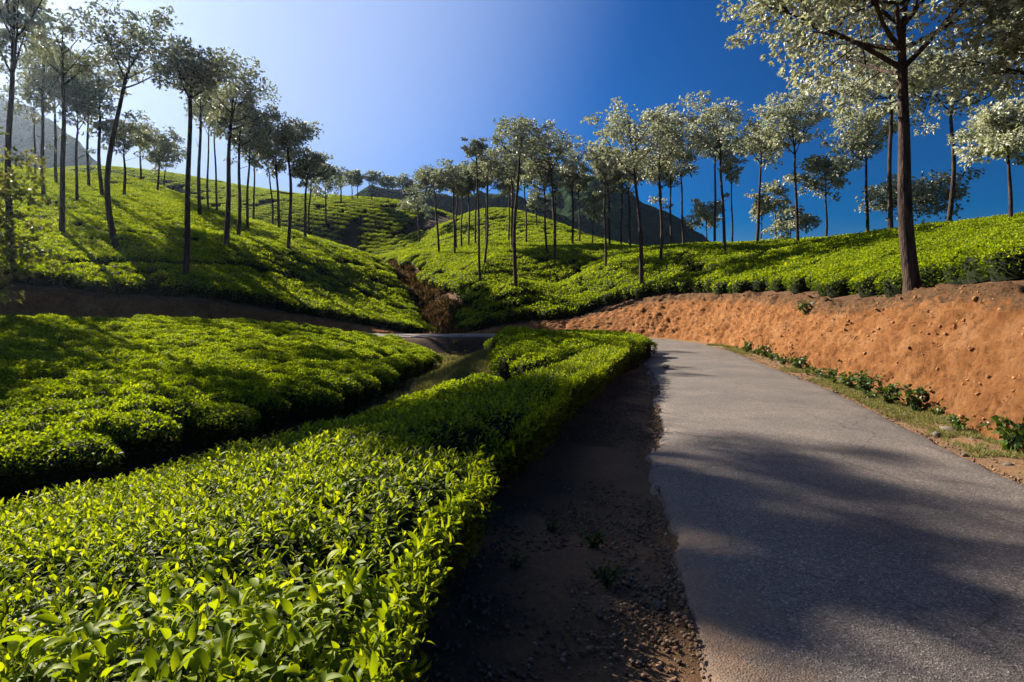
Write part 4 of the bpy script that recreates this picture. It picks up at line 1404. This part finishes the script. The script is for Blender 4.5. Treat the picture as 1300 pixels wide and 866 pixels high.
def build_gravel():
    r = np.random.default_rng(31)
    # shoulder between hedge and road, and a thinner spread on the far verge
    n = 76000
    y = 1.2 + r.random(n) ** 1.7 * 17
    d0 = -(HALF + 0.0 + r.random(n) ** 1.3 * 2.6)
    j = np.searchsorted(ROAD[:, 1][:int(s_near(7.2, 25) / 0.2)], y)
    j = np.clip(j, 0, len(ROAD) - 1)
    p = ROAD[j] + RN[j] * d0[:, None] + RT[j] * (r.random(n) * 0.22)[:, None]
    k = (p[:, 0] > xr(p[:, 1]) - 0.5) | (p[:, 1] > 15.5)
    k &= (n2(p[:, 0], p[:, 1], 1.1, 3, 101) + 0.9 * r.random(n) > 0.25)
    p = p[k]
    s1 = 0.0035 + 0.017 * r.random(len(p)) ** 4
    m = 5200
    y2 = 4 + r.random(m) ** 1.4 * 22
    j2 = np.clip(np.searchsorted(ROAD[:, 1][:int(s_near(7.2, 25) / 0.2)], y2), 0, len(ROAD) - 1)
    p2 = ROAD[j2] + RN[j2] * (HALF - 0.03 + r.random(m) * 0.95)[:, None] + RT[j2] * (r.random(m) * 0.22)[:, None]
    s2 = 0.005 + 0.018 * r.random(m) ** 3
    P = np.vstack([p, p2]); S = np.r_[s1, s2]
    d, _ = road_dist(P[:, 0], P[:, 1])
    z = ground_z(P[:, 0], P[:, 1]) + S * 0.25 + np.where(np.abs(d) < 1.85, 0.055, 0.012)
    rot = np.c_[r.normal(size=len(P)) * .3, r.normal(size=len(P)) * .3, r.random(len(P)) * 6.28]
    o = scatter('gravel', np.c_[P, z], rot, np.c_[S, S, S], r.integers(0, 8, len(P)), PEB)
    tag(o, 'loose brown gravel scattered along both edges of the road', 'gravel')


build_gravel()


def build_clods():
    """Loose crumbs and clods sticking out of the cut face."""
    r = np.random.default_rng(37)
    k = r.choice(BANK_PICK, 9000)
    p = BANK_PTS[k] + r.normal(size=(9000, 3)) * 0.02
    keep = n2(p[:, 0] + p[:, 2] * .7, p[:, 1], 1.6, 3, 131) + 0.6 * r.random(9000) > 0.2
    p = p[keep]
    S = 0.010 + 0.05 * r.random(len(p)) ** 4
    o = scatter('bank_clods', p, r.random((len(p), 3)) * 6.28, np.c_[S, S, S * (0.7 + .5 * r.random(len(p)))], r.integers(0, 6, len(p)), CLODS)
    tag(o, 'crumbs of orange earth on the cut face beside the road', 'clods')


CLODS = proto_collection('clod_kinds', [pebble('clod_%02d' % k, 540 + k, M['clod']) for k in range(6)])
build_clods()


def build_stones():
    r = np.random.default_rng(41)
    kinds = [pebble('stone', 600 + k, M['stone']).data for k in range(5)]
    for me in kinds:
        pass
    spots = [(1205, 547, .10), (1190, 552, .07), (1150, 528, .08), (1170, 540, .06), (1235, 560, .06), (1110, 505, .10), (1085, 512, .07), (1130, 520, .06), (1262, 572, .05),
             (1060, 497, .06), (1040, 482, .08), (1015, 470, .06), (1075, 500, .05), (1280, 590, .06), (1225, 575, .045), (1180, 556, .05), (990, 460, .07), (1098, 520, .045)]
    for i, (px, py, sz) in enumerate(spots):
        dd = F * (CAM_H - 0.02) / (py - HORIZON)
        p = at(px, py, dd)
        stone(p[0], p[1], sz, kinds[i % 5], r, 'weathered grey stone lying on the dry verge below the orange bank', 'stones on the verge')
    for i, (px, py, sz) in enumerate([(836, 766, .045), (700, 706, .035), (905, 800, .02), (780, 690, .025), (735, 742, .02), (860, 722, .022), (690, 665, .025), (812, 842, .03)]):
        dd = F * CAM_H / (py - HORIZON)
        p = at(px, py, dd)
        stone(p[0], p[1], sz, kinds[(i + 2) % 5], r, 'small stone among the gravel between tea hedge and asphalt', 'stones on the gravel shoulder')


def stone(x, y, sz, me, r, label, group):
    o = bpy.data.objects.new('stone', me)
    COL.objects.link(o)
    g = float(ground_z(np.array([x]), np.array([y]))[0])
    o.location = (x, y, g + sz * 0.22)
    o.scale = (sz * (0.9 + .5 * r.random()), sz, sz * (.8 + .4 * r.random()))
    o.rotation_euler = (r.normal() * .15, r.normal() * .15, r.random() * 6.28)
    tag(o, label, 'stone', group)


build_stones()


def weed_mesh(seed, h, spread, nstem, mat='weed'):
    """A leafy weed: several arching stems from one root, leaves along each."""
    r = np.random.default_rng(seed)
    SV, SF, n0 = [], [], 0
    B, D = [], []
    for k in range(nstem):
        az = r.random() * 6.28; out = spread * (0.3 + 0.7 * r.random()); hh = h * (0.55 + 0.45 * r.random())
        e = np.array([math.cos(az) * out, math.sin(az) * out, hh])
        P = bez(np.zeros(3), np.array([e[0] * .25, e[1] * .25, hh * .7]), e, 6)
        v, f = tube(P, np.linspace(0.006, 0.002, 6), 4)
        SV.append(v); SF.append(f + n0); n0 += len(v)
        nl = int(10 + 8 * r.random())
        q = r.random(nl) ** 0.7
        pos = np.stack([np.interp(q * 5, np.arange(6), P[:, a]) for a in range(3)], 1)
        B.append(pos); D.append(norm(rand_unit(nl, r) + np.array([math.cos(az), math.sin(az), 0.5]) * 0.5))
    B = np.vstack(B); D = np.vstack(D)
    ln = h * (0.16 + 0.14 * r.random(len(B)))
    V, Fq = diamonds(B, D, ln, ln * 0.55, np.full(len(B), 0.2), r)
    tint = np.clip(0.5 + r.normal(size=len(B)) * .25, 0, 1)
    return np.vstack(SV), np.vstack(SF), V, Fq, np.repeat(tint, 4)


def build_weeds():
    r = np.random.default_rng(51)
    kinds = []
    for k in range(4):
        sv, sf, lv, lf, ti = weed_mesh(700 + k, 0.36, 0.26, 11)
        a = mesh_obj('stem', sv, sf, M['stem'], link=False); b = mesh_obj('foliage', lv, lf, M['weed'], attrs=dict(tint=ti), link=False)
        kinds.append((a.data, b.data))
        bpy.data.objects.remove(a); bpy.data.objects.remove(b)

    def plant(name, p, sc, k, label, group):
        root = empty(name, tuple(p), label, 'plant', group)
        root.scale = (sc, sc, sc); root.rotation_euler = (0, 0, r.random() * 6.28)
        for nm, me in zip(('stem', 'foliage'), kinds[k]):
            o = bpy.data.objects.new(nm, me); COL.objects.link(o); o.parent = root
    for i in range(46):
        y = 6.2 + 19 * (i / 45) ** 1.15 + r.normal() * 0.12
        j = int(np.abs(ROAD[:int(s_near(7.2, 26) / .2), 1] - y).argmin())
        p = ROAD[j] + RN[j] * (2.42 + 0.14 * r.normal())
        sc = float(np.clip(0.95 + r.normal() * 0.35, 0.4, 1.6)) * (1.15 if 7 < y < 11 else 0.8)
        plant('weed_plant', (p[0], p[1], ground_z(np.array([p[0]]), np.array([p[1]]))[0] - .01), sc, i % 4,
              'leafy green weed in the strip at the foot of the orange bank', 'weeds at the foot of the bank')
    for (px, py, sz, lab) in [(1028, 400, 1.7, 'round leafy shrub clinging to the face of the orange bank'), (1133, 436, .6, 'tiny dark plant rooted in a hollow of the bank face'),
                              (948, 392, .8, 'small green tuft high on the bank face under the tea'), (1220, 372, .7, 'small green tuft at the bare top edge of the bank'),
                              (1075, 372, .7, 'little sprig on the bank brow near the big tree')]:
        # find the bank face along this line of sight
        for dd in np.arange(8, 34, 0.05):
            q = at(px, py, dd)
            if ground_z(np.array([q[0]]), np.array([q[1]]))[0] > q[2]:
                break
        q = at(px, py, dd - 0.22)
        plant('bank_plant', q - np.array([0, 0, .12]), sz, int(r.integers(0, 4)), lab, None)
    for (px, py, sz) in [(655, 728, .35), (752, 700, .4), (770, 748, .45), (700, 676, .3), (845, 470, .5), (820, 450, .6)]:
        dd = F * CAM_H / (py - HORIZON)
        q = at(px, py, dd)
        plant('weed_plant', (q[0], q[1], 0.0), sz, int(r.integers(0, 4)), 'small low weed growing in the gravel beside the tea hedge', 'weeds in the gravel shoulder')


build_weeds()


def blade_tuft(name, seed, h, nb, spread, mat, wid=0.02):
    r = np.random.default_rng(seed)
    base = np.c_[r.normal(size=(nb, 2)) * spread * .4, np.zeros(nb)]
    D = norm(np.c_[r.normal(size=(nb, 2)) * 0.5, np.ones(nb)])
    ln = h * (0.5 + 0.7 * r.random(nb))
    V, Fq = diamonds(base, D, ln, np.full(nb, wid * h / .15), np.full(nb, 0.15), r)
    return mesh_obj(name, V, Fq, mat, attrs=dict(tint=np.repeat(np.clip(.5 + .25 * r.normal(size=nb), 0, 1), 4)), link=False)


GRASS = proto_collection('grass_kinds', [blade_tuft('grass_%02d' % k, 800 + k, 0.13, 22, 0.09, M['grass'], 0.012) for k in range(5)])
BRUSH = proto_collection('brush_kinds', [blade_tuft('brush_%02d' % k, 820 + k, 0.75, 46, 0.5, M['brush'], 0.022) for k in range(5)])


def build_grass():
    r = np.random.default_rng(61)
    n = 5200
    y = 4.6 + r.random(n) ** 1.2 * 24
    j = np.clip(np.searchsorted(ROAD[:, 1][:int(s_near(7.3, 27) / .2)], y), 0, len(ROAD) - 1)
    off = HALF + 0.18 + r.random(n) * 0.75
    p = ROAD[j] + RN[j] * off[:, None] + RT[j] * (r.random(n) * 0.22)[:, None]
    k = n2(p[:, 0], p[:, 1], 0.8, 3, 111) + 0.5 * (off - 2.1) > -0.02
    p = p[k]
    sc = 0.35 + 0.5 * r.random(len(p))
    o = scatter('verge_grass', np.c_[p, ground_z(p[:, 0], p[:, 1])], np.c_[np.zeros((len(p), 2)), r.random(len(p)) * 6.28], np.c_[sc, sc, sc], r.integers(0, 5, len(p)), GRASS)
    tag(o, 'short dry grass on the verge between asphalt and orange bank', 'grass')
    n = 5000
    x = -1.2 + r.normal(size=n) * 0.95; y = 17.5 + r.normal(size=n) * 2.2
    k = (np.hypot((x + 1.2) / 1.7, (y - 17.5) / 4.0) < 1)
    x, y = x[k], y[k]
    sc = 0.7 + 0.8 * r.random(len(x))
    o = scatter('mound_grass', np.c_[x, y, ground_z(x, y)], np.c_[np.zeros((len(x), 2)), r.random(len(x)) * 6.28], np.c_[sc, sc, sc], r.integers(0, 5, len(x)), GRASS)
    tag(o, 'yellowish grass on the low mound beside the tea hedge', 'grass')
    # rusty scrub along the dry stream
    C = resample(CHAN, 0.1)
    n = 900
    j = r.integers(0, len(C), n)
    q = C[j] + r.normal(size=(n, 2)) * 1.3
    d, _ = road_dist(q[:, 0], q[:, 1])
    q = q[(d > 3.2) & (n2(q[:, 0], q[:, 1], 0.5, 2, 121) > -0.25)]
    sc = 0.5 + 0.8 * r.random(len(q))
    o = scatter('dry_scrub', np.c_[q, ground_z(q[:, 0], q[:, 1]) - .05], np.c_[np.zeros((len(q), 2)), r.random(len(q)) * 6.28], np.c_[sc, sc, sc], r.integers(0, 5, len(q)), BRUSH)
    tag(o, 'rust-brown dry scrub filling the stream gully between the hills', 'scrub')
    # low weeds on the gully floor and under the road edge
    C = resample(GULLY, 0.1)
    n = 700
    j = r.integers(0, len(C), n)
    q = C[j] + r.normal(size=(n, 2)) * 0.35
    sc = 0.8 + 1.2 * r.random(n)
    o = scatter('ditch_grass', np.c_[q, ground_z(q[:, 0], q[:, 1])], np.c_[np.zeros((n, 2)), r.random(n) * 6.28], np.c_[sc, sc, sc], r.integers(0, 5, n), GRASS)
    tag(o, 'rank grass in the dark ditch between the tea beds', 'grass')


build_grass()


# ------------------------------------------------------------------ haze
def build_haze():
    x0, x1, y0, y1, z0, z1 = -440, 440, -140, 440, -20, 142
    V = [(x, y, z) for x in (x0, x1) for y in (y0, y1) for z in (z0, z1)]
    Fq = [(0, 1, 3, 2), (4, 6, 7, 5), (0, 4, 5, 1), (2, 3, 7, 6), (0, 2, 6, 4), (1, 5, 7, 3)]
    m, nt, N, L = new_mat('haze')
    pv = N('ShaderNodeVolumePrincipled')
    pv.inputs['Color'].default_value = (0.6, 0.76, 1.0, 1)
    pv.inputs['Density'].default_value = 0.00014
    pv.inputs['Anisotropy'].default_value = 0.8
    o = N('ShaderNodeOutputMaterial')
    L(pv.outputs[0], o.inputs['Volume'])
    h = mesh_obj('haze', V, np.array(Fq), m)
    h['kind'] = 'stuff'


build_haze()
